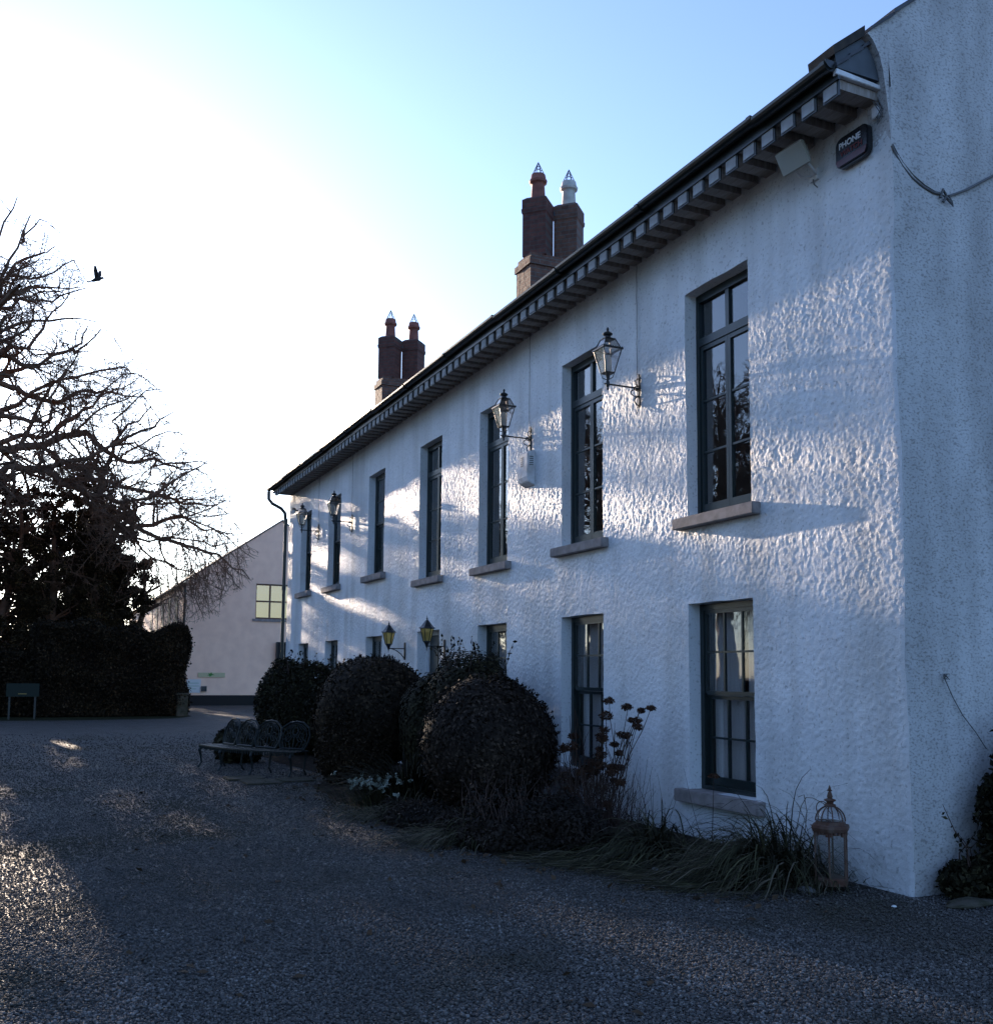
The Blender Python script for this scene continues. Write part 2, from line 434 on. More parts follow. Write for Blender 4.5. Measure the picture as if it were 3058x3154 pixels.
def bed():
    # a slightly heaped bed of soil with a ragged outline, about 4 mm to 6 cm above the gravel
    mb = MB(); n = len(BED); cxm = [(x, y * .5) for x, y in BED]
    out = []
    for i, (x, y) in enumerate(BED):
        x2, y2 = BED[(i + 1) % n]
        for k in range(8):
            t = k / 8; j = 0 if (abs(y) < .01 and abs(y2) < .01) else .05
            out.append((x + (x2 - x) * t + random.uniform(-j, j), y + (y2 - y) * t + random.uniform(-j, j)))
    mid = [(x, -.02 + (y + .02) * .8) for x, y in out]
    m = len(out)
    vs = [(x, min(y, -.0), .004) for x, y in out] + [(x, y, .05 if y < -.1 else .045) for x, y in mid]
    mb.add(vs, [(i, (i + 1) % m, m + (i + 1) % m, m + i) for i in range(m)] + [tuple(range(m, 2 * m))])
    return mb.build('flower_bed', 'soil', fix=False)
struct(bed())
struct(sheet('lawn_verge', [(-30.9, -4.6), (-31.6, -1.6), (-33.2, -.6), (-39, -.4), (-70, .0), (-70, -60), (-30, -60), (-31, -20), (-31.2, -9)], .006, 'sward'))

# ------------------------------------------------------------------ gravel chippings near the camera
def ico():
    t = (1 + 5 ** .5) / 2
    v = np.array([(-1, t, 0), (1, t, 0), (-1, -t, 0), (1, -t, 0), (0, -1, t), (0, 1, t), (0, -1, -t), (0, 1, -t), (t, 0, -1), (t, 0, 1), (-t, 0, -1), (-t, 0, 1)], float)
    v /= np.linalg.norm(v[0])
    f = np.array([(0, 11, 5), (0, 5, 1), (0, 1, 7), (0, 7, 10), (0, 10, 11), (1, 5, 9), (5, 11, 4), (11, 10, 2), (10, 7, 6), (7, 1, 8), (3, 9, 4), (3, 4, 2), (3, 2, 6), (3, 6, 8), (3, 8, 9), (4, 9, 5), (2, 4, 11), (6, 2, 10), (8, 6, 7), (9, 8, 1)])
    return v, f
def in_poly(x, y, poly):
    ins = np.zeros(len(x), bool); n = len(poly)
    for i in range(n):
        x0, y0 = poly[i]; x1, y1 = poly[(i + 1) % n]
        if y0 == y1: continue
        c = ((y0 > y) != (y1 > y)) & (x < (x1 - x0) * (y - y0) / (y1 - y0) + x0)
        ins ^= c
    return ins
def octa():
    v = np.array([(1, 0, 0), (0, 1, 0), (-1, 0, 0), (0, -1, 0), (0, 0, 1), (0, 0, -1)], float)
    return v, np.array([(0, 1, 4), (1, 2, 4), (2, 3, 4), (3, 0, 4), (1, 0, 5), (2, 1, 5), (3, 2, 5), (0, 3, 5)])
def chippings():
    N = 760000
    d = 3.6 + 26.0 * RNG.random(N) ** 1.75
    a = R(-29) + R(60) * RNG.random(N)
    hx = -math.cos(YAW); hy = math.sin(YAW)
    x = CAM.x + d * (hx * np.cos(a) + hy * np.sin(a)); y = CAM.y + d * (hy * np.cos(a) - hx * np.sin(a))
    keep = (~in_poly(x, y, BED)) & ~((x < .03) & (y > -.05)) & (RNG.random(N) < np.clip(d / 7.0, .5, 1) * np.clip((29.6 - d) / 23, 0, 1))
    x = x[keep]; y = y[keep]; d = d[keep]; n = len(x)
    r = (.0045 + .008 * RNG.random(n) ** 2.2) * (1 + .035 * np.maximum(d - 5, 0))
    patch = vnoise(x, y, 1.4, .8, 61) * .6 + vnoise(x, y, .35, .3, 62) * .4
    tone = np.clip(RNG.random(n) ** 1.25 * (.45 + 1.1 * patch), 0, 1)
    Vs, Fs, Ts, off = [], [], [], 0
    for (v, f), sel in ((ico(), d < 7), (octa(), d >= 7)):
        k = int(sel.sum()); nv = len(v); rr, xx, yy = r[sel], x[sel], y[sel]
        P = v[None] * (1 + .28 * (RNG.random((k, nv)) - .5) * 2)[..., None]
        P = P * np.stack([np.ones(k), .6 + .4 * RNG.random(k), .4 + .4 * RNG.random(k)], 1)[:, None, :]
        th = RNG.random(k) * 6.283; tl = (RNG.random(k) - .5) * 1.2
        c, s_ = np.cos(tl), np.sin(tl); X, Y, Z = P[..., 0], P[..., 1], P[..., 2]
        X, Z = X * c[:, None] - Z * s_[:, None], X * s_[:, None] + Z * c[:, None]
        c, s_ = np.cos(th), np.sin(th)
        X, Y = X * c[:, None] - Y * s_[:, None], X * s_[:, None] + Y * c[:, None]
        Vs.append(np.stack([X * rr[:, None] + xx[:, None], Y * rr[:, None] + yy[:, None], Z * rr[:, None] + (rr * .35 + .006 * RNG.random(k))[:, None]], -1).reshape(-1, 3))
        Fs.append((f[None] + nv * np.arange(k)[:, None, None]).reshape(-1, 3) + off); off += k * nv
        Ts.append(np.repeat(tone[sel], nv))
    o = npmesh('gravel_stones', np.concatenate(Vs), np.concatenate(Fs), 'pebble', attr=np.concatenate(Ts))
    return tag(o, 'loose grey gravel chippings covering the forecourt', 'gravel', kind='stuff')
chippings()

# ------------------------------------------------------------------ the house
L = 20.9
WX = [(-2.83, -1.80), (-5.56, -4.53), (-8.21, -7.18), (-10.82, -9.78), (-13.85, -12.81), (-16.94, -15.90), (-19.52, -18.49)]
UB = [3.24, 3.235, 3.22, 3.245, 3.565, 3.575, 3.62]
ZT, ZL, ZLB = 5.607, 2.356, .504
OPEN = [(a, b, z, ZT, 'U') for (a, b), z in zip(WX, UB)] + [(a, b, (0.0 if i == 3 else ZLB), ZL, 'D' if i == 3 else 'L') for i, (a, b) in enumerate(WX)]
ZTOP = 6.36
house = thing('country_house', 'long two storey white roughcast house with dark green windows and bracketed eaves', 'house', (0, 0, 0))

def corner_wob(z): return .010 * math.sin(z * 2.3 + .7) + .006 * math.sin(z * 6.1) + .003 * math.sin(z * 17)
def facade():
    xs = np.linspace(-L, 0, 1601); zs = np.linspace(0, ZTOP, 489)
    def snap(arr, vals):
        for q in vals:
            i = int(np.argmin(abs(arr - q))); arr[i] = q
    snap(xs, sorted({q for o in OPEN for q in o[:2]})); snap(zs, sorted({q for o in OPEN for q in o[2:4]}))
    nx, nz = len(xs), len(zs)
    X, Z = np.meshgrid(xs, zs, indexing='ij')
    fl = lambda cx, cz, s: vnoise(X.ravel(), Z.ravel(), cx, cz, s).reshape(X.shape)
    XW = X + (fl(.11, .13, 31) - .5) * .022 + (fl(.4, .5, 32) - .5) * .07 + Z * .23; ZW = Z + (fl(.12, .1, 33) - .5) * .022 + (fl(.5, .4, 34) - .5) * .07 - X * .21
    fw_ = lambda cx, cz, s: vnoise(XW.ravel(), ZW.ravel(), cx, cz, s).reshape(X.shape)
    XV = X * .8 + Z * .6; ZV = Z * .8 - X * .6
    fv_ = lambda cx, cz, s: vnoise(XV.ravel(), ZV.ravel(), cx, cz, s).reshape(X.shape)
    patch = .5 + .9 * fl(.9, .8, 41)
    H = (fw_(.021, .026, 1) - .5) * .0044 + (fv_(.027, .027, 6) - .5) * .0044 * patch + (fv_(.062, .062, 5) - .5) * .0020 + (fw_(.16, .22, 2) - .5) * .0024 + (fl(1.3, 1.1, 3) - .5) * .012 + (fl(3.5, 2.5, 4) - .5) * .02
    r0 = np.random.default_rng(77).random(X.shape); H += np.clip((r0 - .80) / .20, 0, 1) * .0042 * patch
    H += np.clip(.5 - Z, 0, .5) * .03
    edge = np.minimum(1, np.minimum(-X, X + L) / .03)
    H = H * np.clip(edge, 0, 1)
    XC = np.array([corner_wob(z) for z in zs])[None, :] * np.clip(1 + X / .35, 0, 1) ** 2
    V = np.stack([X + XC + (fl(.2, .25, 8) - .5) * .012 * np.clip(edge, 0, 1), -H - .0, Z + (fl(.25, .2, 9) - .5) * .012 * (Z > .01) * (Z < ZTOP - .01)], -1).reshape(-1, 3)
    idx = np.arange(nx * nz).reshape(nx, nz)
    keep = np.ones((nx - 1, nz - 1), bool)
    F2 = []; V2 = []; 
    base = len(V)
    for (a, b, z0, z1, k) in OPEN:
        i0 = int(np.argmin(abs(xs - a))); i1 = int(np.argmin(abs(xs - b))); j0 = int(np.argmin(abs(zs - z0))); j1 = int(np.argmin(abs(zs - z1)))
        keep[i0:i1, j0:j1] = False
        loop = [idx[i, j0] for i in range(i0, i1 + 1)] + [idx[i1, j] for j in range(j0 + 1, j1 + 1)] + [idx[i, j1] for i in range(i1 - 1, i0 - 1, -1)] + [idx[i0, j] for j in range(j1 - 1, j0, -1)]
        m = len(loop); o = base + len(V2)
        for q in loop:
            p = V[q]
            V2.append((np.clip(p[0], a, b) if True else p[0], .24, p[2]))
        for i in range(m):
            F2.append((loop[i], loop[(i + 1) % m], o + (i + 1) % m, o + i))
    ii, jj = np.nonzero(keep)
    F = np.stack([idx[ii, jj], idx[ii + 1, jj], idx[ii + 1, jj + 1], idx[ii, jj + 1]], 1)
    V = np.concatenate([V, np.array(V2)]); F = np.concatenate([F, np.array(F2)])
    return npmesh('front_wall', V, F, 'stucco', house, smooth='auto')
facade()
# inner leaf, closing the rooms behind the windows
RIDGE_Y, DEPTH = 2.62, 5.25
def verge(y): return 6.79 + .84 * (min(y, 2 * RIDGE_Y - y) + .19)
def gable(x, name, outward):
    ys = np.linspace(0, DEPTH, 180); ts = np.linspace(0, 1, 300)
    Y, T = np.meshgrid(ys, ts, indexing='ij')
    top = np.array([verge(y) for y in ys])[:, None]
    Z = T * top
    n = (vnoise(Y.ravel(), Z.ravel(), .05, .05, 21) - .5) * .010 + (vnoise(Y.ravel(), Z.ravel(), .3, .3, 22) - .5) * .014 + (vnoise(Y.ravel(), Z.ravel(), 1.4, 1.2, 23) - .5) * .02
    n = n.reshape(Y.shape) * np.clip(Y / .04, 0, 1)
    if outward > 0: n = n + np.vectorize(corner_wob)(Z) * np.clip(1 - Y / .35, 0, 1) ** 2
    V = np.stack([x + n * outward, Y, Z], -1).reshape(-1, 3)
    idx = np.arange(V.shape[0]).reshape(Y.shape)
    F = np.stack([idx[:-1, :-1], idx[1:, :-1], idx[1:, 1:], idx[:-1, 1:]], -1).reshape(-1, 4)
    if outward < 0: F = F[:, ::-1]
    return npmesh(name, V, F, 'gable', house, smooth=True)
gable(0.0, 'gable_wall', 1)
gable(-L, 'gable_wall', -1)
mb = MB()      # corbelled shoulder that carries the verge over the eaves
curve = [(0, 5.9), (-.012, 6.1), (-.035, 6.3), (-.065, 6.5), (-.10, 6.62), (-.16, 6.72), (-.215, 6.765)]
mb.prism(curve + [(-.19, verge(-.19)), (0, verge(0))], -.22, -.002)
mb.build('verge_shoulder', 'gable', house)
mb = MB(); mb.box((-L + .02, DEPTH - .3, 0), (-.02, DEPTH, 6.3)); mb.build('back_wall', 'stucco', house)
mb = MB(); mb.box((-L + .02, 3.0, 0.02), (-.25, 3.1, 6.3)); mb.box((-L + .02, .26, 2.75), (-.25, 3.0, 2.85))
mb.box((-L + .02, .26, 6.1), (-.25, 3.0, 6.2)); mb.box((-L + .02, .26, .012), (-.25, 3.0, .06))
for x in (-3.6, -6.4, -9.0, -11.8, -14.9, -17.7): mb.box((x - .08, .26, .06), (x + .08, 3.0, 6.1))
mb.build('inner_partition', 'housein', house)
# roof
mb = MB()
zr = lambda y: 6.47 + .8 * (min(y, 2 * RIDGE_Y - y) + .5)
for (ya, yb) in ((-.52, RIDGE_Y), (2 * RIDGE_Y + .52, RIDGE_Y)):
    ncrs = 22
    for k in range(ncrs):
        t0, t1 = k / ncrs, (k + 1) / ncrs
        y0 = ya + (yb - ya) * t0; y1 = ya + (yb - ya) * t1
        mb.add([(-L - .08, y0, zr(y0)), (-.03, y0, zr(y0)), (-.03, y1, zr(y1) - .012), (-L - .08, y1, zr(y1) - .012),
                (-L - .08, y0, zr(y0) - .03), (-.03, y0, zr(y0) - .03), (-.03, y1, zr(y1) - .045), (-L - .08, y1, zr(y1) - .045)],
               [(0, 1, 2, 3), (7, 6, 5, 4), (0, 4, 5, 1), (1, 5, 6, 2), (3, 7, 4, 0), (2, 6, 7, 3)])
roof = mb.build('roof', 'slate', house, fix=False)
mb = MB(); mb.tube([(-L - .08, RIDGE_Y, zr(RIDGE_Y)), (-.2, RIDGE_Y, zr(RIDGE_Y))], .11, 10)
mb.build('ridge_tile', 'slate', roof)
mb = MB()      # slate coping along the visible verge, in separate thick slates
y = -.2
while y < RIDGE_Y:
    y1 = min(y + .24, RIDGE_Y)
    z0, z1 = verge(y), verge(y1)
    j = random.uniform(0, .012)
    mb.prism([(y, z0 + .003), (y1 + .02, z1 + .003), (y1 + .02, z1 + .03 + j), (y, z0 + .032 + j)], -.26, .025 + j)
    y = y1 + .003
mb.build('verge_slate', 'slate', house)
mb = MB(); mb.prism([(-.56, 6.50), (-.235, 6.745), (-.235, 6.83), (-.57, 6.57)], -.30, -.01); mb.build('eaves_slate', mat('mossy_slate', (.03, .027, .025), .8, .2, var=9, col2=(.06, .05, .04)), house)
mb = MB(); mb.prism([(-.50, 6.425), (-.06, 6.425), (-.075, 6.5), (-.11, 6.60), (-.20, 6.72), (-.24, 6.735), (-.52, 6.53)], -.10, -.05); mb.build('slate_panel', 'slatepanel', house)
# eaves box
mb = MB(); mb.box((-L - .05, -.46, 6.36), (-.10, -.02, 6.385)); mb.build('soffit', 'soffit', house)
mb = MB(); mb.box((-L - .05, -.485, 6.34), (-.06, -.46, 6.47)); mb.build('fascia', 'gutter', house)
mb = MB(); mb.prism([(-.50, 6.375), (-.01, 6.36), (-.01, 6.395), (-.50, 6.425)], -.10, -.055); mb.build('eaves_end_board', 'white', house, bevel=.004)
mb = MB()
prof = []
for k in range(9):
    t = math.pi + math.pi * k / 8; prof.append((-.545 + .062 * math.cos(t), 6.475 + .062 * math.sin(t)))
inn = [(-.545 + .054 * math.cos(math.pi + math.pi * k / 8), 6.475 + .054 * math.sin(math.pi + math.pi * k / 8)) for k in range(8, -1, -1)]
x = -L - .1; seg = 0
while x < -.08:
    x1 = min(x + 1.82, -.07); dz = .012 * math.sin(seg * 2.1)
    mb.prism([(a, b + dz) for a, b in prof + inn], x, x1)
    mb.prism([(-.545 + .07 * math.cos(math.pi + math.pi * k / 8), 6.475 + dz + .07 * math.sin(math.pi + math.pi * k / 8)) for k in range(9)], x1 - .06, x1 - .005)
    x = x1; seg += 1
gut = mb.build('gutter', 'gutter', house)
mb = MB(); mb.prism([(-.545 + .064 * math.cos(math.pi + math.pi * k / 8), 6.475 + .064 * math.sin(math.pi + math.pi * k / 8)) for k in range(9)], -.068, -.060); mb.build('stop_end', 'gutter', gut)
# brackets
mb = MB()
mb.box((-.070, -.445, -.072), (.070, -.01, 0)); 
bme = MB(); bme.box((-.088, -.462, -.137), (.088, -.447, 0))
fme = MB(); fme.box((-.076, -.470, -.122), (.070, -.4625, -.004))
b0 = mb.build('eaves_bracket', 'soffit', house); b1 = bme.build('edge_plate', 'gutter', b0); b2 = fme.build('face_plate', mat('grey_white_paint', (.42, .44, .45), .6, .3, var=6, col2=(.27, .27, .27)), b0)
b0.location = (-.165, 0, 6.358)
nb = int((L - .2) / .2545)
for k in range(1, nb):
    o = copy_tree(b0); o.location = (-.165 - .2545 * k, 0, 6.358 + random.uniform(-.004, 0))
# downpipe at the far end
mb = MB()
mb.tube([(-21.02, -.545, 6.42), (-21.02, -.54, 6.22), (-20.99, -.45, 6.10), (-20.95, -.22, 5.98), (-20.93, -.12, 5.86), (-20.93, -.09, 5.6), (-20.93, -.09, .05)], .045, 10)
for z in (5.6, 3.8, 2.0): mb.tube([(-20.93, -.09, z), (-20.93, -.09, z + .1)], .056, 10)
mb.build('downpipe', 'gutter', house, smooth='auto')

# windows -------------------------------------------------------------------
def bars(mb, rects, y0, y1):
    for a, b, c, d in rects: mb.box((a, y0, c), (b, y1, d))
def sill_part(par, W, lo):
    mb = MB(); mb.box((-.135, -.105, -.125 if lo else -.115), (W + .135, .20, -.002))
    s = mb.build('sill', 'sill', par, bevel=.008)
    return s
def casement(x0, z0, W, H):
    fr = MB()
    yo, yi = .128, .198
    T0, T1 = H * .765, H * .765 + .085
    bars(fr, [(0, .055, 0, H), (W - .055, W, 0, H), (.055, W - .055, H - .085, H), (.055, W - .055, 0, .05), (.055, W - .055, T0, T1)], yo, yi)
    cx = W / 2
    bars(fr, [(cx - .028, cx + .028, T1, H - .085)], yo + .008, yi - .004)
    # sashes
    for a, b in ((.055, cx), (cx, W - .055)):
        s = .042
        bars(fr, [(a + .002, a + s, .052, T0 - .002), (b - s, b - .002, .052, T0 - .002)], yo + .012, yi - .01)
        bars(fr, [(a + s, b - s, .052, .052 + .09), (a + s, b - s, T0 - .05, T0 - .002)], yo + .013, yi - .01)
        h = (T0 - .05 - .142)
        for k in (1, 2): bars(fr, [(a + s, b - s, .142 + h * k / 3 - .011, .142 + h * k / 3 + .011)], yo + .02, yi - .02)
        bars(fr, [(a + .002, a + .03, T1 + .002, H - .087), (b - .03, b - .002, T1 + .002, H - .087)] if False else [], yo, yi)
    f = fr.build('window', 'frame', house); f.location = (x0, 0, z0)
    g = MB(); g.box((.05, .161, .05), (W - .05, .166, H - .08)); g.build('pane', 'glass', f)
    sill_part(f, W, False)
    return f
def sash(x0, z0, W, H, cols=3, blind=False):
    fr = MB(); yo = .140
    mid = H * .515
    bars(fr, [(0, .06, 0, H), (W - .06, W, 0, H), (.06, W - .06, H - .06, H), (.06, W - .06, 0, .04)], yo, .245)
    # upper sash nearer the street, lower sash behind it
    bars(fr, [(.06, .095, mid, H - .06), (W - .095, W - .06, mid, H - .06), (.095, W - .095, H - .10, H - .06), (.095, W - .095, mid - .02, mid + .022)], yo + .012, yo + .045)
    bars(fr, [(.062, .105, .04, mid - .022), (W - .105, W - .062, .04, mid - .022), (.105, W - .105, .04, .13), (.105, W - .105, mid - .06, mid - .024)], yo + .05, yo + .09)
    iw = W - .19
    for k in range(1, cols):
        x = .095 + iw * k / cols
        bars(fr, [(x - .010, x + .010, mid + .022, H - .10)], yo + .016, yo + .042)
        bars(fr, [(x - .010, x + .010, .13, mid - .06)], yo + .054, yo + .086)
    zu = mid + .022 + (H - .10 - mid - .022) / 2; zl = .13 + (mid - .06 - .13) / 2
    bars(fr, [(.095, W - .095, zu - .0101, zu + .0101)], yo + .017, yo + .041)
    bars(fr, [(.105, W - .105, zl - .0101, zl + .0101)], yo + .055, yo + .085)
    f = fr.build('window', 'frame', house); f.location = (x0, 0, z0)
    g = MB(); g.box((.09, yo + .027, mid), (W - .09, yo + .031, H - .09)); g.box((.10, yo + .068, .12), (W - .10, yo + .072, mid - .03)); g.build('pane', 'glass', f)
    # net curtains drawn to the sides, folds modelled
    def folds(xa, xb, za, zb, y, m, name):
        n = 40; V = []; F = []
        for i in range(n + 1):
            x = xa + (xb - xa) * i / n; yy = y + .018 * math.sin(i * 1.25) + .01 * math.sin(i * .5)
            V += [(x, yy, za), (x, yy, zb)]
            if i: o = 2 * i; F.append((o - 2, o, o + 1, o - 1))
        o = len(V); V += [(a, b + .004, c) for a, b, c in V]; F += [tuple(q + o for q in reversed(t)) for t in F]
        mb = MB(); mb.add(V, F); mb.build(name, m, f, smooth=True, fix=False)
    if not blind:
        folds(.03, .50, .05, H - .03, .30, 'curtain', 'curtain'); folds(W - .46, W - .02, .05, H - .03, .30, 'curtain', 'curtain')
    else:
        mb = MB(); mb.box((.05, .32, H * .62), (W - .05, .33, H - .04)); mb.build('blind', 'curtain', f)
    sill_part(f, W, True)
    return f
for i, ((a, b), z) in enumerate(zip(WX, UB)):
    (casement if i < 4 else lambda x, z_, W_, H_: sash(x, z_, W_, H_, 2, True))(a, z, b - a, ZT - z)
for i, (a, b) in enumerate(WX):
    if i != 3: sash(a, ZLB, b - a, ZL - ZLB, 3)
a, b = WX[3]
mb = MB(); W = b - a
bars(mb, [(0, .07, 0.02, ZL), (W - .07, W, 0.02, ZL), (.07, W - .07, ZL - .07, ZL)], .17, .24)
d = mb.build('door_frame', 'white', house); d.location = (a, 0, 0)
mb = MB(); mb.box((.072, .20, .03), (W - .072, .236, ZL - .072)); 
for (xa, xb) in ((.16, .47), (.57, .88)):
    for (za, zb) in ((.2, .8), (.95, 1.65), (1.75, 2.15)): mb.box((xa, .192, za), (xb, .2005, zb))
dd = mb.build('door', 'frame', house); dd.location = (a, 0, 0)
mb = MB(); mb.lathe([(.0, 0), (.03, .004), (.034, .02), (.02, .04), (.0, .045)], sides=12); h = mb.build('handle', 'wire', dd, smooth=True); h.rotation_euler = (R(90), 0, 0); h.location = (.95, .2, 1.05)

# chimneys ------------------------------------------------------------------
def chimney(xc, pots, y0, nm):
    """stack standing across the ridge; two flues set diagonally, each with a clay pot and a wire guard"""
    hw, ln = .31, 1.30
    mb = MB()
    zb = 8.0
    mb.box((xc - hw, y0, zb), (xc + hw, y0 + ln, 9.42))
    mb.box((xc - hw - .03, y0 - .03, 9.42), (xc + hw + .03, y0 + ln + .03, 9.55))
    mb.box((xc - hw + .02, y0 + .02, 9.55), (xc + hw - .02, y0 + ln - .02, 9.66))
    st = mb.build('chimney', 'brick', house)
    for k, pm in enumerate(pots):
        yc = y0 + .31 + k * .68
        f = MB(); s2 = .335
        f.lathe([(s2, 9.66), (s2, 10.50), (s2 * 1.07, 10.53), (s2 * 1.09, 10.60), (s2 * 1.04, 10.62), (s2 * 1.04, 10.80), (s2 * .75, 10.86)], (xc, yc, 0), 4, 0)
        f.build('flue', 'brick' if (nm == 'near' and k == 1) else 'redrender', st)
        p = MB()
        p.lathe([(.145, 10.83), (.125, 11.16), (.135, 11.18), (.17, 11.205), (.178, 11.25), (.155, 11.28), (.14, 11.37), (.10, 11.385)], (xc, yc, 0), 18)
        p.build('chimney_pot', pm, st, smooth='auto')
        g = MB()
        for q in range(6):
            t = q * math.pi / 3
            g.tube([(xc + .125 * math.cos(t), yc + .125 * math.sin(t), 11.37), (xc, yc, 11.64)], .007, 5)
        for rr, zz in ((.09, 11.445), (.05, 11.53)):
            g.tube([(xc + rr * math.cos(t), yc + rr * math.sin(t), zz) for t in np.linspace(0, 6.283, 13)], .006, 4, False)
        g.build('wire_guard', 'wire', st)
    m2 = MB(); m2.box((xc - .04, y0 + .31 + .33, 10.60), (xc + .04, y0 + .31 + .68 - .33, 10.68)); m2.build('iron_tie', 'black', st)
chimney(-11.28, ('pot', 'creampot'), 2.2, 'near')
chimney(-20.30, ('pot', 'pot'), 2.2, 'far')

# ------------------------------------------------------------------ things fixed on the house
def make_lantern():
    r = thing('wall_lantern', '', 'lantern')
    # local: wall at y=0, lantern hangs out to -y; origin at the plate centre
    ly = -.57
    def ring(hw, z): return [(-hw, ly - hw, z), (hw, ly - hw, z), (hw, ly + hw, z), (-hw, ly + hw, z)]
    mb = MB()
    lo, mi, hi = ring(.075, .17), ring(.155, .53), ring(.085, .70)
    for k in range(4):
        mb.tube([lo[k], mi[k]], .009, 6); mb.tube([mi[k], hi[k]], .008, 6)
        mb.tube([lo[k], lo[(k + 1) % 4]], .010, 6); mb.tube([hi[k], hi[(k + 1) % 4]], .008, 6)
    mb.box((-.175, ly - .175, .525), (.175, ly - .150, .548)); mb.box((-.175, ly + .150, .525), (.175, ly + .175, .548))
    mb.box((-.175, ly - .150, .526), (-.150, ly + .150, .547)); mb.box((.150, ly - .150, .526), (.175, ly + .150, .547))
    for k in range(9):   # little crest along the gallery
        t = -.16 + .04 * k
        for a, b in ((t, -.165), (t, .165)): mb.tube([(a, ly + b, .548), (a, ly + b, .562)], .010, 5); mb.tube([(b, ly + a, .548), (b, ly + a, .562)], .010, 5)
    mb.build('frame', 'black', r)
    mb = MB(); mb.lathe([(.09, .70), (.085, .715), (.05, .73), (.045, .755), (.075, .775), (.078, .79), (.05, .815), (.022, .825), (.015, .85), (.022, .862), (.014, .885), (.002, .90)], (0, ly, 0), 14)
    mb.build('finial', 'black', r, smooth='auto')
    mb = MB()
    for A, B in ((lo, mi), (mi, hi)):
        for k in range(4):
            p = [A[k], A[(k + 1) % 4], B[(k + 1) % 4], B[k]]
            c = Vector((0, ly, (A[0][2] + B[0][2]) / 2))
            q = [Vector(v) + (c - Vector(v)) * .03 for v in p]; q2 = [Vector(v) + (c - Vector(v)) * .05 for v in p]
            mb.add(q + q2, [(0, 1, 2, 3), (7, 6, 5, 4), (0, 4, 5, 1), (1, 5, 6, 2), (2, 6, 7, 3), (3, 7, 4, 0)])
    mb.build('glass_panel', 'lampglass', r)
    mb = MB(); mb.lathe([(.02, .17), (.055, .19), (.06, .33), (.05, .42), (.02, .45)], (0, ly, 0), 12); mb.build('bulb_tube', 'frost', r, smooth=True)
    mb = MB()
    mb.lathe([(.004, -.10), (.02, -.075), (.012, -.055), (.028, -.03), (.030, .03), (.016, .06), (.02, .10), (.03, .16), (.085, .17)], (0, ly, 0), 10)
    for k in range(4):
        v = lo[k]; mb.tube([(v[0], v[1], .17), (v[0] * .75, ly + (v[1] - ly) * .75, .10), (0, ly, .06)], .007, 5)
    mb.tube([(0, ly - .06, 0), (0, 0, 0)], .014, 8)
    for z, s in ((-.02, 1), (.03, .6)):
        mb.tube([(0, -.02 - .14 * s * math.sin(t), z - .06 * (1 - math.cos(t)) * s) for t in np.linspace(0, 3.6, 12)], .009, 6)
    mb.tube([(0, -.03 - .06 * math.sin(t), -.12 - .05 * t + .0 * t) for t in np.linspace(0, 3.1, 10)], .010, 6)
    mb.tube([(0, -.03 - .045 * math.sin(t), .03 + .04 * t) for t in np.linspace(0, 3.1, 10)], .010, 6)
    mb.build('arm', 'black', r, smooth='auto')
    mb = MB(); mb.prism([(-.03, -.30), (.03, -.30), (.045, -.22), (.03, -.12), (.045, 0), (.03, .10), (.04, .17), (.02, .23), (-.02, .23), (-.04, .17), (-.03, .10), (-.045, 0), (-.03, -.12), (-.045, -.22)], -.03, -.002, 'y')
    mb.build('back_plate', 'black', r, bevel=.006)
    mb = MB(); pts = [(-.05, -.012, 2.05)]
    z = 1.95
    while z > .1: pts.append((-.05 + random.uniform(-.006, .006), -.012, z)); z -= .12
    pts += [(-.05, -.014, -.25), (-.048, -.02, -.34), (-.03, -.04, -.40), (-.0, -.045, -.41), (.02, -.03, -.34), (.02, -.015, -.28)]
    mb.tube(pts, .005, 5); mb.build('cable', 'silver', r)
    return r
UPL = ['nearest and largest upper black wall lantern, between the two closest upper windows',
       'black wall lantern above the white alarm siren box on the upper wall',
       'third black wall lantern from the near end, by the second farthest upper window',
       'black wall lantern at the far end of the upper wall, next to the downpipe corner']
lan = make_lantern()
for i, (x, z) in enumerate(((-3.71, 4.83), (-6.44, 4.83), (-14.94, 4.82), (-17.73, 4.98))):
    o = lan if i == 0 else copy_tree(lan)
    o.location = (x, -.012, z - .0); o.scale = (.72, .72, .72); tag(o, UPL[i], 'lantern', 'black lanterns on the upper wall')

def make_porch_lamp():
    r = thing('porch_lantern', '', 'lantern')
    ly = -.42
    mb = MB()
    mb.lathe([(.185, .37), (.18, .385), (.13, .42), (.07, .50), (.035, .545), (.012, .56), (.02, .58), (.008, .61), (.002, .66)], (0, ly, 0), 6, .3)
    mb.build('hood', 'black', r)
    mb = MB(); mb.lathe([(.070, .09), (.135, .365), (.05, .366)], (0, ly, 0), 6, .3); mb.build('amber_glass', 'amber', r)
    mb = MB()
    for k in range(6):
        t = .3 + k * math.pi / 3
        mb.tube([(.075 * math.cos(t), ly + .075 * math.sin(t), .085), (.142 * math.cos(t), ly + .142 * math.sin(t), .37)], .009, 5)
    mb.lathe([(.003, -.12), (.012, -.05), (.03, 0), (.05, .05), (.08, .085), (.078, .10), (.03, .101)], (0, ly, 0), 6, .3)
    mb.build('cage', 'black', r)
    mb = MB(); mb.tube([(0, ly, -.01), (0, 0, -.01)], .013, 7); mb.tube([(0, ly * .8, -.02), (0, ly * .55, -.05), (0, ly * .25, -.14), (0, -.02, -.24)], .012, 7); mb.build('arm', 'black', r)
    mb = MB(); mb.prism([(-.03, -.28), (.03, -.28), (.04, -.1), (.03, .14), (-.03, .14), (-.04, -.1)], -.025, -.002, 'y'); mb.build('back_plate', 'black', r, bevel=.005)
    return r
pl = make_porch_lamp()
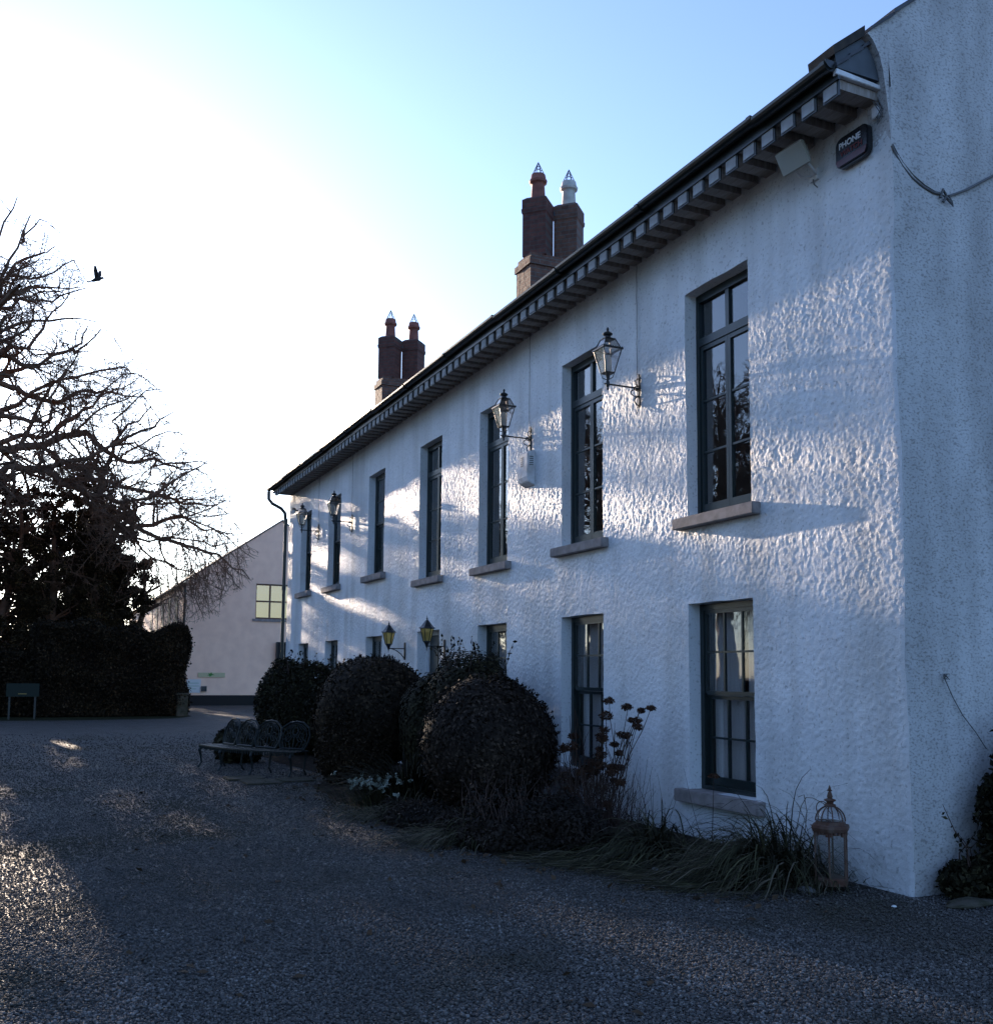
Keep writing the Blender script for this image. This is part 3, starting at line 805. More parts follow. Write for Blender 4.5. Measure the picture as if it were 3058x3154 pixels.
for i, (x, t) in enumerate(((-9.52, 'amber glass porch lantern to the right of the door, nearer the camera'), (-11.44, 'amber glass porch lantern to the left of the door, above the big clipped dome'))):
    o = pl if i == 0 else copy_tree(pl)
    o.location = (x, -.012, 2.08); o.scale = (.74, .74, .74); tag(o, t, 'lantern', 'amber lanterns beside the door')

# alarm siren: white wedge box with louvres
t = thing('alarm_siren', 'white alarm siren box with louvre slots on the wall between upper windows', 'alarm', (-6.46, 0, 4.17))
mb = MB(); mb.prism([(-.005, 0), (-.11, .05), (-.13, .12), (-.13, .44), (-.09, .47), (-.005, .47)], -.15, .15); mb.build('casing', 'white', t, bevel=.008)
mb = MB()
for k in range(5): mb.box((.152, -.10, .27 + .028 * k), (.154, -.04, .282 + .028 * k)); mb.box((-.05, -.1335, .27 + .028 * k), (.03, -.131, .282 + .028 * k))
mb.build('louvre', 'silver', t)
# PHONE alarm bell box
def rounded(w_, h_, r_, n=6):
    P = []
    for cx, cz, a0 in ((w_ - r_, h_ - r_, 0), (-w_ + r_, h_ - r_, 90), (-w_ + r_, -h_ + r_, 180), (w_ - r_, -h_ + r_, 270)):
        for k in range(n + 1):
            a = R(a0 + 90 * k / n); P.append((cx + r_ * math.cos(a), cz + r_ * math.sin(a)))
    return P
t = thing('alarm_box', 'black rounded alarm box reading PHONE high on the wall by the near corner', 'alarm', (-.36, 0, 6.02))
mb = MB(); mb.prism(rounded(.185, .135, .07), -.075, -.008, 'y'); mb.build('casing', 'alarmblack', t, bevel=.012, smooth='auto')
mb = MB(); mb.prism([(-.15, -.118), (.15, -.118), (.17, -.085), (.172, -.062), (-.172, -.062), (-.17, -.085)], -.080, -.0765, 'y'); mb.build('red_lens', 'alarmred', t)
def text(body, size, loc, m, parent, name, bold=.0):
    cu = bpy.data.curves.new(name, 'FONT'); cu.body = body; cu.size = size; cu.extrude = .0015; cu.align_x = 'CENTER'; cu.align_y = 'CENTER'; cu.offset = bold
    to = bpy.data.objects.new('tmp', cu); COL.objects.link(to)
    dg = bpy.context.evaluated_depsgraph_get(); me = bpy.data.meshes.new_from_object(to.evaluated_get(dg))
    bpy.data.objects.remove(to)
    o = link(name, me, m, parent); o.location = loc; o.rotation_euler = (R(90), 0, 0)
    return o
text('PHONE', .074, (-.012, -.078, .050), 'letter', t, 'lettering', .0012)
text('WATCH', .066, (.005, -.078, -.022), 'redplastic', t, 'lettering', .001)
# floodlight
t = thing('floodlight', 'faded beige floodlight on a bracket left of the alarm box', 'floodlight', (-.86, 0, 6.03))
m_ = Matrix.Translation((0, -.22, .10)) @ Matrix.Rotation(R(28), 4, 'X') @ Matrix.Rotation(R(14), 4, 'Z')
mb = MB()
vs = [(-.15, -.06, -.11), (.15, -.06, -.11), (.15, -.06, .11), (-.15, -.06, .11), (-.09, .08, -.06), (.09, .08, -.06), (.09, .08, .06), (-.09, .08, .06)]
mb.add([m_ @ Vector(v) for v in vs], [(0, 1, 2, 3), (7, 6, 5, 4), (0, 4, 5, 1), (1, 5, 6, 2), (2, 6, 7, 3), (3, 7, 4, 0)])
mb.build('lamp_head', 'beige', t, bevel=.012)
mb = MB(); mb.box((-.135, -.069, -.095), (.135, -.062, .095), m_); mb.build('lens', 'frost', t)
mb = MB(); mb.tube([(-.08, -.20, .06), (-.08, -.10, -.02), (-.02, -.01, -.02)], .012, 6); mb.tube([(.08, -.20, .06), (.08, -.10, -.02), (.02, -.01, -.02)], .012, 6); mb.box((-.05, -.03, -.07), (.05, -.004, .03)); mb.build('bracket', 'white', t)
mb = MB(); mb.tube([(.0, -.03, -.06), (.03, -.05, -.12), (.06, -.04, -.16)], .006, 5); mb.build('cable', 'silver', t)
# small security camera at far end
t = thing('security_camera', 'small white camera under the eaves at the far end of the wall', 'camera', (-19.9, 0, 5.78))
mb = MB(); mb.tube([(0, 0, 0), (0, -.1, .02)], .02, 6); mb.box((-.05, -.16, -.06), (.05, -.08, .06)); mb.build('mount', 'gutter', t)
mb = MB(); mb.tube([(-.02, -.12, -.02), (.22, -.2, -.08)], .05, 10); mb.build('camera_body', 'white', t)
# junction clutter near the corner eaves
t = thing('junction_box', 'small white junction box with loose wires under the eaves end', 'junction box', (-.12, 0, 6.20))
mb = MB(); mb.box((-.035, -.05, -.05), (.035, -.004, .05)); mb.build('casing', 'white', t, bevel=.006)
mb = MB()
for k in range(4):
    a = random.uniform(-.02, .05)
    mb.tube([(a, -.03, .04), (a + .03, -.06 - .02 * k, .10 - .02 * k), (.06 + a * .3, -.03, .02 - .03 * k), (a, -.05, -.06 - .02 * k), (a - .02, -.03, -.03)], .004, 5)
mb.build('wire', 'silver', t)
# cables on the gable
mb = MB()
pts = [(.012, -.01, 5.86), (.014, .04, 5.78), (.014, .10, 5.71), (.014, .20, 5.635), (.014, .32, 5.585), (.014, .44, 5.56), (.016, .52, 5.565)]
mb.tube(pts, .009, 6); mb.tube([(x, y + .012, z + .02 + .01 * math.sin(9 * y)) for x, y, z in pts], .005, 5)
mb.tube([(.018, .60, 5.565), (.02, .8, 5.66), (.02, 1.2, 5.90), (.02, 2.2, 6.5), (.02, 3.2, 7.0)], .012, 6)
mb.tube([(.02, .50, 5.53), (.03, .52, 5.60), (.03, .56, 5.55), (.02, .53, 5.50)], .012, 6)
for k in range(3): mb.tube([(.02, .52, 5.56), (.04, .56 + .03 * k, 5.53 - .03 * k), (.03, .62, 5.50 + .01 * k), (.02, .60, 5.56)], .005, 5)
tag(mb.build('wall_cable', 'silver'), 'grey cable slung across the near gable end to a tangled clip', 'cable')
mb = MB(); mb.tube([(.03, .36, 1.62), (.02, .45, 1.48), (.02, .55, 1.34), (.03, .68, 1.20), (.03, .78, 1.08)], .004, 5)
for k in range(4): mb.tube([(.02, .36, 1.62), (.04, .34 + .02 * k, 1.66 - .015 * k), (.02, .42 - .02 * k, 1.66)], .004, 4)
tag(mb.build('loose_wire', 'silver'), 'thin loose wire trailing down the lower gable wall above the shrub', 'wire')

# ------------------------------------------------------------------ floor lantern
t = thing('floor_lantern', 'rusty glazed lantern with domed top standing on the ground by the wall corner', 'lantern', (-.42, -.40, .05), R(12))
mb = MB()
mb.lathe([(.135, 0), (.135, .05), (.125, .055), (.06, .056)], (0, 0, 0), 6)
hx = [(.125 * math.cos(k * math.pi / 3), .125 * math.sin(k * math.pi / 3)) for k in range(6)]
for k in range(6):
    mb.tube([(*hx[k], .05), (*hx[k], .40)], .008, 6)
    a, b = hx[k], hx[(k + 1) % 6]
    # scalloped valance below the cornice
    for q in range(4):
        u = (q + .5) / 4; mb.tube([(a[0] + (b[0] - a[0]) * u, a[1] + (b[1] - a[1]) * u, .40), (a[0] + (b[0] - a[0]) * u, a[1] + (b[1] - a[1]) * u, .365 + .012 * (q in (1, 2)))], .014, 5)
mb.build('frame', 'rust', t)
mb = MB(); mb.lathe([(.13, .395), (.145, .40), (.155, .425), (.15, .445), (.125, .452), (.12, .475), (.04, .476)], (0, 0, 0), 6); mb.build('cornice', 'rust', t)
mb = MB()
for k in range(8):
    a = k * math.pi / 4
    mb.tube([(.112 * math.cos(u) * math.cos(a), .112 * math.cos(u) * math.sin(a), .475 + .115 * math.sin(u)) for u in np.linspace(0, 1.25, 8)], .005, 5)
mb.lathe([(.035, .582), (.045, .588), (.042, .60), (.025, .605), (.028, .62), (.045, .628), (.044, .637), (.018, .645), (.022, .66), (.014, .69), (.007, .70), (.013, .712), (.003, .745)], (0, 0, 0), 12)
mb.tube([(-.02, 0, .705), (.02, 0, .705)], .006, 5)
mb.tube([(.055 * math.cos(u) - .07, 0, .56 + .055 * math.sin(u)) for u in np.linspace(.4, 3.9, 14)], .004, 5)
mb.build('finial', 'rust', t, smooth='auto')
mb = MB(); mb.lathe([(.108 * math.cos(u), .476 + .11 * math.sin(u)) for u in np.linspace(0, 1.3, 9)], (0, 0, 0), 16); mb.build('dome_glass', 'lampglass', t, smooth=True)
mb = MB()
for k in range(6):
    a, b = Vector((*hx[k], 0)) * .97, Vector((*hx[(k + 1) % 6], 0)) * .97
    a2, b2 = a * .975, b * .975; z0, z1 = Vector((0, 0, .06)), Vector((0, 0, .395))
    mb.add([a + z0, b + z0, b + z1, a + z1, a2 + z0, b2 + z0, b2 + z1, a2 + z1], [(0, 1, 2, 3), (7, 6, 5, 4)])
mb.build('glass_panel', 'lampglass', t)
mb = MB(); mb.tube([(.118, .0, .19), (.13, .0, .19), (.13, 0, .25), (.118, 0, .25)], .007, 6); mb.build('latch', 'rust', t)

# ------------------------------------------------------------------ plants
def leaf_cloud(P, N, size, aspect=1.8, jitter=.7, seed=0, tilt=None):
    """diamond shaped leaves at points P, facing roughly along N"""
    r = np.random.default_rng(seed); n = len(P)
    d = N + jitter * r.normal(size=(n, 3)); d /= np.linalg.norm(d, axis=1)[:, None] + 1e-9
    u = r.normal(size=(n, 3)); u -= (u * d).sum(1)[:, None] * d; u /= np.linalg.norm(u, axis=1)[:, None] + 1e-9
    v = np.cross(d, u)
    s = size * (.6 + .8 * r.random(n))[:, None]
    a = s * aspect * .5; b = s * .5
    V = np.stack([P - u * a, P + v * b + d * s * .12 - u * a * .1, P + u * a, P - v * b + d * s * .12 - u * a * .1], 1).reshape(-1, 3)
    F = np.arange(4 * n).reshape(-1, 4)
    return V, F
def sphere_pts(n, seed):
    r = np.random.default_rng(seed); d = r.normal(size=(n, 3)); return d / np.linalg.norm(d, axis=1)[:, None]
def lumpy(D, seed, amp, k=5):
    r = np.random.default_rng(seed); s = np.zeros(len(D))
    for i in range(k):
        w_ = r.normal(size=3) * (2 + 1.3 * i); s += np.sin(D @ w_ + r.random() * 6) / (1 + .5 * i)
    return 1 + amp * s / 2
def core_blob(c, rad, seed, amp, scale, k=5):
    n, m = 22, 14; V = []; F = []
    for j in range(m + 1):
        for i in range(n):
            th = 2 * math.pi * i / n; ph = math.pi * j / m
            V.append((math.sin(ph) * math.cos(th), math.sin(ph) * math.sin(th), math.cos(ph)))
    D = np.array(V); Q = D * lumpy(D, seed, amp, k)[:, None] * np.array(rad) * scale + np.array(c)
    Q[:, 2] = np.maximum(Q[:, 2], .012)
    for j in range(m):
        for i in range(n):
            F.append((j * n + i, (j + 1) * n + i, (j + 1) * n + (i + 1) % n, j * n + (i + 1) % n))
    return Q, np.array(F)
def bush(name, label, blobs, leafsize, m, seed, n_per=9000, shell=(.86, 1.03), amp=.05, jitter=.7, spikes=0, cat='shrub', aspect=1.8, group=None, core=True, k=5, fuzz=0):
    Vs, Fs = [], []; off = 0
    loc = np.array([blobs[0][0][0], blobs[0][0][1], 0.0])
    for i, (c, rad) in enumerate(blobs):
        D = sphere_pts(int(n_per), seed + i)
        rr = np.random.default_rng(seed + 50 + i)
        kk = k; k_ = lumpy(D, seed + i, amp, kk) * (shell[0] + (shell[1] - shell[0]) * rr.random(len(D)) ** .6)
        P = D * k_[:, None] * np.array(rad) + np.array(c); ok = P[:, 2] > .01
        V, F = leaf_cloud(P[ok], D[ok], leafsize, aspect, jitter, seed + i)
        Vs.append(V); Fs.append(F + off); off += len(V)
        if core:
            V, F = core_blob(c, rad, seed + i, amp, shell[0] * .97, kk); Vs.append(V); Fs.append(F + off); off += len(V)
    r = np.random.default_rng(seed + 99)
    if fuzz:      # short shoots standing proud of the clipped surface
        for i, (c, rad) in enumerate(blobs):
            D = sphere_pts(fuzz, seed + 700 + i); k_ = lumpy(D, seed + i, amp, kk)
            B = D * k_[:, None] * np.array(rad) + np.array(c)
            up_ = D + np.array([0, 0, .5]) + .5 * r.normal(size=D.shape); up_ /= np.linalg.norm(up_, axis=1)[:, None]
            ln = r.uniform(.03, .12, fuzz)[:, None]
            P = np.concatenate([B + up_ * ln * q for q in (.1, .3, .5, .7, .85, 1.0)]); P = P[P[:, 2] > .02]
            V, F = leaf_cloud(P, r.normal(size=P.shape), leafsize * .8, 2, .5, seed + 9); Vs.append(V); Fs.append(F + off); off += len(V)
    root = thing(name, label, cat, tuple(loc), 0, group)
    if spikes:
        mb = MB()
        c, rad = blobs[0]
        LV = []
        for q in range(spikes):
            a = r.random() * 6.283; e = r.uniform(.3, 1.0)
            p = Vector(c) + Vector((math.cos(a) * rad[0] * .8 * (1 - e * .5), math.sin(a) * rad[1] * .8 * (1 - e * .5), rad[2] * .75)) - Vector(loc)
            d = Vector((r.normal() * .25, r.normal() * .25, 1)).normalized(); h = r.uniform(.15, .5)
            pts = [p + d * h * u + Vector((.03 * math.sin(u * 5 + q), .03 * math.cos(u * 4 + q), 0)) for u in (0, .3, .6, 1)]
            mb.tube(pts, [.006, .005, .004, .002], 4)
            for u in range(7): LV.append(pts[0].lerp(pts[3], .3 + .7 * u / 6) + Vector(r.normal(size=3) * .012))
        st = mb.build('sprig', 'stem', root)
        V, F = leaf_cloud(np.array([list(p) for p in LV]), r.normal(size=(len(LV), 3)), leafsize * 1.0, 2, 1, seed + 5)
        Vs.append(V + loc); Fs.append(F + off); off += len(V)
    else:
        mb = MB()
        for q in range(5):
            a = q * 1.3; mb.tube([(.05 * math.cos(a), .05 * math.sin(a), .0), (.12 * math.cos(a), .12 * math.sin(a), blobs[0][0][2] * .8)], [.025, .012], 5)
        mb.build('stem', 'bark', root)
    npmesh('foliage', np.concatenate(Vs) - loc, np.concatenate(Fs), m, root)
    return root
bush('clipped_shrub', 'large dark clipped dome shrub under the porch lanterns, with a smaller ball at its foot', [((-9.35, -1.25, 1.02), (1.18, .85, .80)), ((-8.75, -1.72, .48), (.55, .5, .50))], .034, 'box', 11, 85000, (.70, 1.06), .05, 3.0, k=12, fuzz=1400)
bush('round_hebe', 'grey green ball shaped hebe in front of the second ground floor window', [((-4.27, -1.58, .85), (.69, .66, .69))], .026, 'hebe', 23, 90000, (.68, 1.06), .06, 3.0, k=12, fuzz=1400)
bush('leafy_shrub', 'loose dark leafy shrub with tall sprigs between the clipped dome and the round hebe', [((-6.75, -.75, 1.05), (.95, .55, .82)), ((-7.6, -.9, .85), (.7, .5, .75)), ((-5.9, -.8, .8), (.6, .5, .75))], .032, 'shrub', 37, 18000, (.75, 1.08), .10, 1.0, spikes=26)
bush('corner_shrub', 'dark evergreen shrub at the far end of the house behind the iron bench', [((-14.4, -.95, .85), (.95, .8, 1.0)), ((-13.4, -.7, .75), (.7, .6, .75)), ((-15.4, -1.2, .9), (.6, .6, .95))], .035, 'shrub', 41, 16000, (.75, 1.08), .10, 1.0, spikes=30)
bush('gable_shrub', 'dark ragged shrub against the near gable wall at the right edge', [((.36, .80, .50), (.30, .36, .54)), ((.42, 1.15, .72), (.32, .40, .66))], .03, 'shrub', 43, 7000, (.7, 1.12), .15, 1.0, spikes=22)
bush('low_groundcover', 'low leafy plant spreading at the foot of the gable wall corner', [((.22, .42, .12), (.2, .26, .17)), ((.36, .62, .2), (.22, .25, .22))], .028, 'shrub', 47, 2200, (.6, 1.15), .15, 1.0, spikes=5, cat='plant')
bush('bench_plant', 'green leafy plant behind the left end of the iron bench', [((-13.2, -2.55, .30), (.42, .4, .36))], .06, 'shrub', 51, 2500, (.6, 1.1), .1, 1.0, cat='plant')
bush('heather_mound', 'dark brown mound of heather in front of the round hebe', [((-3.4, -1.85, .10), (.70, .42, .21)), ((-4.7, -2.1, .08), (.9, .32, .16)), ((-2.9, -1.45, .14), (.5, .4, .28))], .022, mat('heather', (.032, .022, .016), .8, .2, var=3, col2=(.015, .012, .01)), 57, 14000, (.6, 1.2), .22, 2.5, cat='plant', core=True, k=12, spikes=60)
def strap_plant(name, label, loc, n, L_, w_, m, seed, lean=(0, 0), spread=1.0, cat='plant', arch=1.0, z=.04, stiff=.5, dead=0, group=None):
    r = np.random.default_rng(seed); V = []; F = []; D = []
    root = thing(name, label, cat, (*loc, 0), 0, group)
    for i in range(n):
        a = r.random() * 6.283; rad = abs(r.normal()) * .10 * spread
        p = np.array([math.cos(a) * rad, math.sin(a) * rad, z])
        l = L_ * r.uniform(.55, 1.1); out = np.array([math.cos(a), math.sin(a)]) * r.uniform(.3, 1.0) + np.array(lean) * r.uniform(.6, 1.4)
        el = r.uniform(.4, 1.4) * stiff * 2
        d = np.array([out[0], out[1], el]); d /= np.linalg.norm(d)
        side = np.cross(d, [0, 0, 1]); side /= np.linalg.norm(side) + 1e-6
        o = len(V); k = 7; ww = w_ * r.uniform(.6, 1.2)
        for j in range(k + 1):
            wd = ww * (1 - (j / k) ** 2) * .5 + .0006
            V += [p - side * wd, p + side * wd + np.array([0, 0, .002])]
            d = d + np.array([0, 0, -.34 * arch * r.uniform(.7, 1.2)]) * (1.0 if p[2] > .05 else 0); d /= np.linalg.norm(d)
            p = p + d * l / k
            if p[2] < .014: p[2] = .014 + r.random() * .03; d[2] = abs(d[2]) * .1
        for j in range(k): F.append((o + 2 * j, o + 2 * j + 1, o + 2 * j + 3, o + 2 * j + 2))
    V = np.array(V); F = np.array(F)
    cut = int(len(F) * (1 - dead))
    npmesh('blades', V, F[:cut], m, root)
    if dead: npmesh('dead_blades', V, F[cut:], 'straw', root)
    return root
strap_plant('grass_clump', 'big arching sedge clump spilling onto the gravel left of the rusty lantern', (-1.05, -.66), 1900, .95, .013, 'grass', 61, (-.55, -.55), 2.6, arch=1.35, dead=.18, stiff=.38, group='sedge clumps along the bed')
strap_plant('grass_clump', 'flattened pale green sedge clump in front of the hydrangea stems', (-2.15, -1.05), 1300, .9, .013, 'grass', 67, (-.5, -.7), 2.6, arch=1.4, dead=.06, stiff=.3, group='sedge clumps along the bed')
strap_plant('grass_clump', 'short dark sedge tuft under the nearest ground floor window sill', (-1.85, -.50), 600, .42, .009, 'grass', 71, (-.3, -.4), 3.0, arch=1.6, stiff=.35, dead=.1, group='sedge clumps along the bed')
strap_plant('grass_clump', 'thin dry sedge tuft leaning against the rusty lantern', (-.66, -.38), 320, .42, .008, 'grass', 73, (.0, -.4), 1.6, arch=1.5, stiff=.35, dead=.3, group='sedge clumps along the bed')
strap_plant('grass_clump', 'dark grassy tuft at the bed edge in front of the round hebe', (-3.5, -2.2), 520, .45, .010, 'grass', 74, (-.2, -.35), 3.6, arch=1.1, dead=.3, group='sedge clumps along the bed')
strap_plant('grass_clump', 'thin dark tuft growing between the heather mound and the white flowers', (-5.2, -2.3), 420, .40, .010, 'grass', 76, (-.2, -.3), 3.6, arch=1.0, dead=.3, group='sedge clumps along the bed')
strap_plant('iris_clump', 'dark strap leaved clump between the dome shrub and the round hebe', (-6.5, -1.75), 420, .75, .03, 'shrub', 79, (0, -.25), 3.2, arch=.75, stiff=.8)
strap_plant('daffodil_clump', 'low green spring foliage at the bed edge with pale flowers', (-6.1, -2.2), 420, .35, .012, 'grass', 83, (0, -.2), 4.5, arch=.5, stiff=.9)
fl = bpy.data.objects[[o.name for o in bpy.data.objects if o.name.startswith('daffodil_clump')][0]]
r_ = np.random.default_rng(5)
for q in range(46):
    c = np.array([r_.normal() * .35, r_.normal() * .16 - .05, .26 + r_.random() * .14])
    V, F = leaf_cloud(c + r_.normal(size=(7, 3)) * .014, r_.normal(size=(7, 3)) + [0, -.5, .5], .034, 1.3, .5, q)
    npmesh('flower', V, F, 'whiteflower', fl)
# hydrangea with dead heads
def hydrangea():
    root = thing('dead_flower_bush', 'bare twiggy bush with rust brown dead flower heads against the white wall', 'shrub', (-3.55, -.75, 0))
    r = np.random.default_rng(91); mb = MB(); H = []
    tips = []
    for i in range(46):
        a = r.random() * 6.283; b = abs(r.normal()) * .25
        p = Vector((math.cos(a) * b, math.sin(a) * b * .6, .03)); d = Vector((math.cos(a) * .32 + .10 * r.normal() + .04, math.sin(a) * .2 - .05, 1)).normalized()
        h = r.uniform(.6, 1.40); pts = [p]
        for k in range(6):
            d = (d + Vector((r.normal() * .09, r.normal() * .07, .04))).normalized(); p = p + d * h / 6; pts.append(p)
        mb.tube(pts, [.007, .006, .0055, .005, .0045, .004, .003], 5)
        if i % 5 < 3: tips.append(pts[-1])
        for q in range(3):
            k = int(r.integers(2, 5)); s = pts[k]; dd = Vector((r.normal() * .6, r.normal() * .5, .9)).normalized(); l = r.uniform(.12, .34)
            e = s + dd * l; mb.tube([s, s + dd * l * .5 + Vector((0, 0, .02)), e], [.004, .003, .002], 4)
            if r.random() < .22: tips.append(e)
    # very fine twig thicket at the base
    for i in range(520):
        p = Vector((r.normal() * .42, r.normal() * .25, .05)); d = Vector((r.normal() * .55, r.normal() * .4, 1)).normalized(); h = r.uniform(.2, .75)
        mb.tube([p, p + d * h * .5 + Vector((r.normal() * .03, r.normal() * .03, 0)), p + d * h], [.003, .0025, .0015], 3)
    mb.build('twigs', 'stem', root)
    V_, F_ = [], []; off = 0
    for i, e in enumerate(tips[:40]):
        rad = r.uniform(.04, .085); n = 190
        D = sphere_pts(n, 300 + i); D[:, 2] = D[:, 2] * .75
        P = D * np.array([rad * r.uniform(.8, 1.3), rad * r.uniform(.8, 1.2), rad * r.uniform(.6, .95)]) * (.45 + .65 * r.random((n, 1))) + r.normal(size=(1, 3)) * .01 + np.array(e)
        V, F = leaf_cloud(P, D, .018, 1.3, .9, 400 + i); V_.append(V)
        o = npmesh('flower_head', V, F, 'deadflower', root)
    return root
hydrangea()
mb = MB(); r_ = np.random.default_rng(17)
root = thing('dry_stalk', 'single dead flower stalk standing below the sill between the sedges', 'plant', (-2.0, -.35, 0))
mb.tube([(0, 0, .02), (.01, 0, .25), (.03, .0, .55), (.05, -.01, .72)], [.004, .004, .003, .002], 4); mb.build('stem', 'stem', root)
D = sphere_pts(120, 9); D[:, 2] = abs(D[:, 2]) * .6; V, F = leaf_cloud(D * .05 + np.array([.05, -.01, .71]), D, .018, 1.3, .9, 5); npmesh('flower_head', V, F, 'deadflower', root)
mb = MB(); mb.tube([(-.95, -.3, .3), (-.86, -.3, .58), (-.80, -.3, .655), (-.72, -.3, .66), (-.60, -.3, .63), (-.52, -.3, .56)], .003, 4); mb.tube([(-.80, -.33, .3), (-.76, -.33, .55), (-.79, -.33, .68), (-.85, -.34, .655)], .003, 4)
tag(mb.build('bent_stalk', 'straw'), 'thin bent dry stalk arching beside the rusty lantern', 'plant')

r_ = np.random.default_rng(88); P = []
for (x, y) in BED[7:17]:
    k = 34; P.append(np.stack([x + r_.normal(size=k) * .55, y - np.abs(r_.normal(size=k)) * .32 + .1, .016 + .012 * r_.random(k)], 1))
P.append(np.stack([r_.uniform(-9, 1.5, 130), r_.uniform(-6, -2.6, 130), .016 + .010 * r_.random(130)], 1))
P = np.concatenate(P); N_ = r_.normal(size=P.shape) * .35 + np.array([0, 0, 1]); V, F = leaf_cloud(P, N_, .038, 1.7, .2, 12)
tag(npmesh('leaf_litter', V, F, mat('brown_dead_leaf', (.075, .048, .028), .8, .1, var=6, col2=(.04, .026, .016))), 'scattered small brown dead leaves on the gravel along the bed', 'leaves', kind='stuff')
# stones
def stone(name, label, c, rad, seed, m='stone', group=None, cat='stone'):
    V, F = core_blob((0, 0, 0), rad, seed, .10, 1.0)
    D = V.copy(); V[:, 2] = np.clip(V[:, 2] - .012, -rad[2] * .5, 9)
    V, F = core_blob((0, 0, rad[2] * .55), rad, seed, .20, 1.0, 8)
    o = npmesh(name, V, F, m, smooth=True); o.location = c
    return tag(o, label, cat, group)
stone('round_stone', 'left of two rounded pale stones under the sedge', (-1.42, -1.34, 0.0), (.05, .045, .04), 3, group='rounded stones by the sedge')
stone('round_stone', 'right of two rounded pale stones under the sedge', (-1.31, -1.29, 0.0), (.048, .045, .038), 4, group='rounded stones by the sedge')
stone('kerb_stone', 'long flat mossy stone lying at the foot of the gable corner', (.38, .16, 0), (.10, .26, .035), 5, 'mossstone')
stone('kerb_stone', 'flat pale stone beside the mossy one at the right edge', (.62, .46, 0), (.10, .16, .03), 6, 'mossstone')
stone('flat_stone', 'small pale stone set at the base of the rusty lantern', (-.45, -.62, 0), (.09, .06, .025), 8)
stone('pebble', 'single bright white pebble on the gravel right of the lantern', (.22, -.42, 0), (.018, .016, .014), 7, 'paper')
stone('clod', 'small dark clod lying on the gravel before the big sedge clump', (-.52, -1.58, 0), (.03, .026, .022), 9, 'soil', cat='clod')
mb = MB()
for (x0, y0, x1, y1) in ((-10.45, -3.3, -9.9, -2.7), (-9.88, -3.15, -9.2, -2.6), (-9.95, -2.6, -9.4, -2.05)):
    mb.box((x0, y0, .004), (x1 - .03, y1 - .03, .03))
tag(mb.build('stone_slab', 'mossstone', bevel=.01), 'pale flat paving slab path at the bed edge before the iron bench', 'paving')

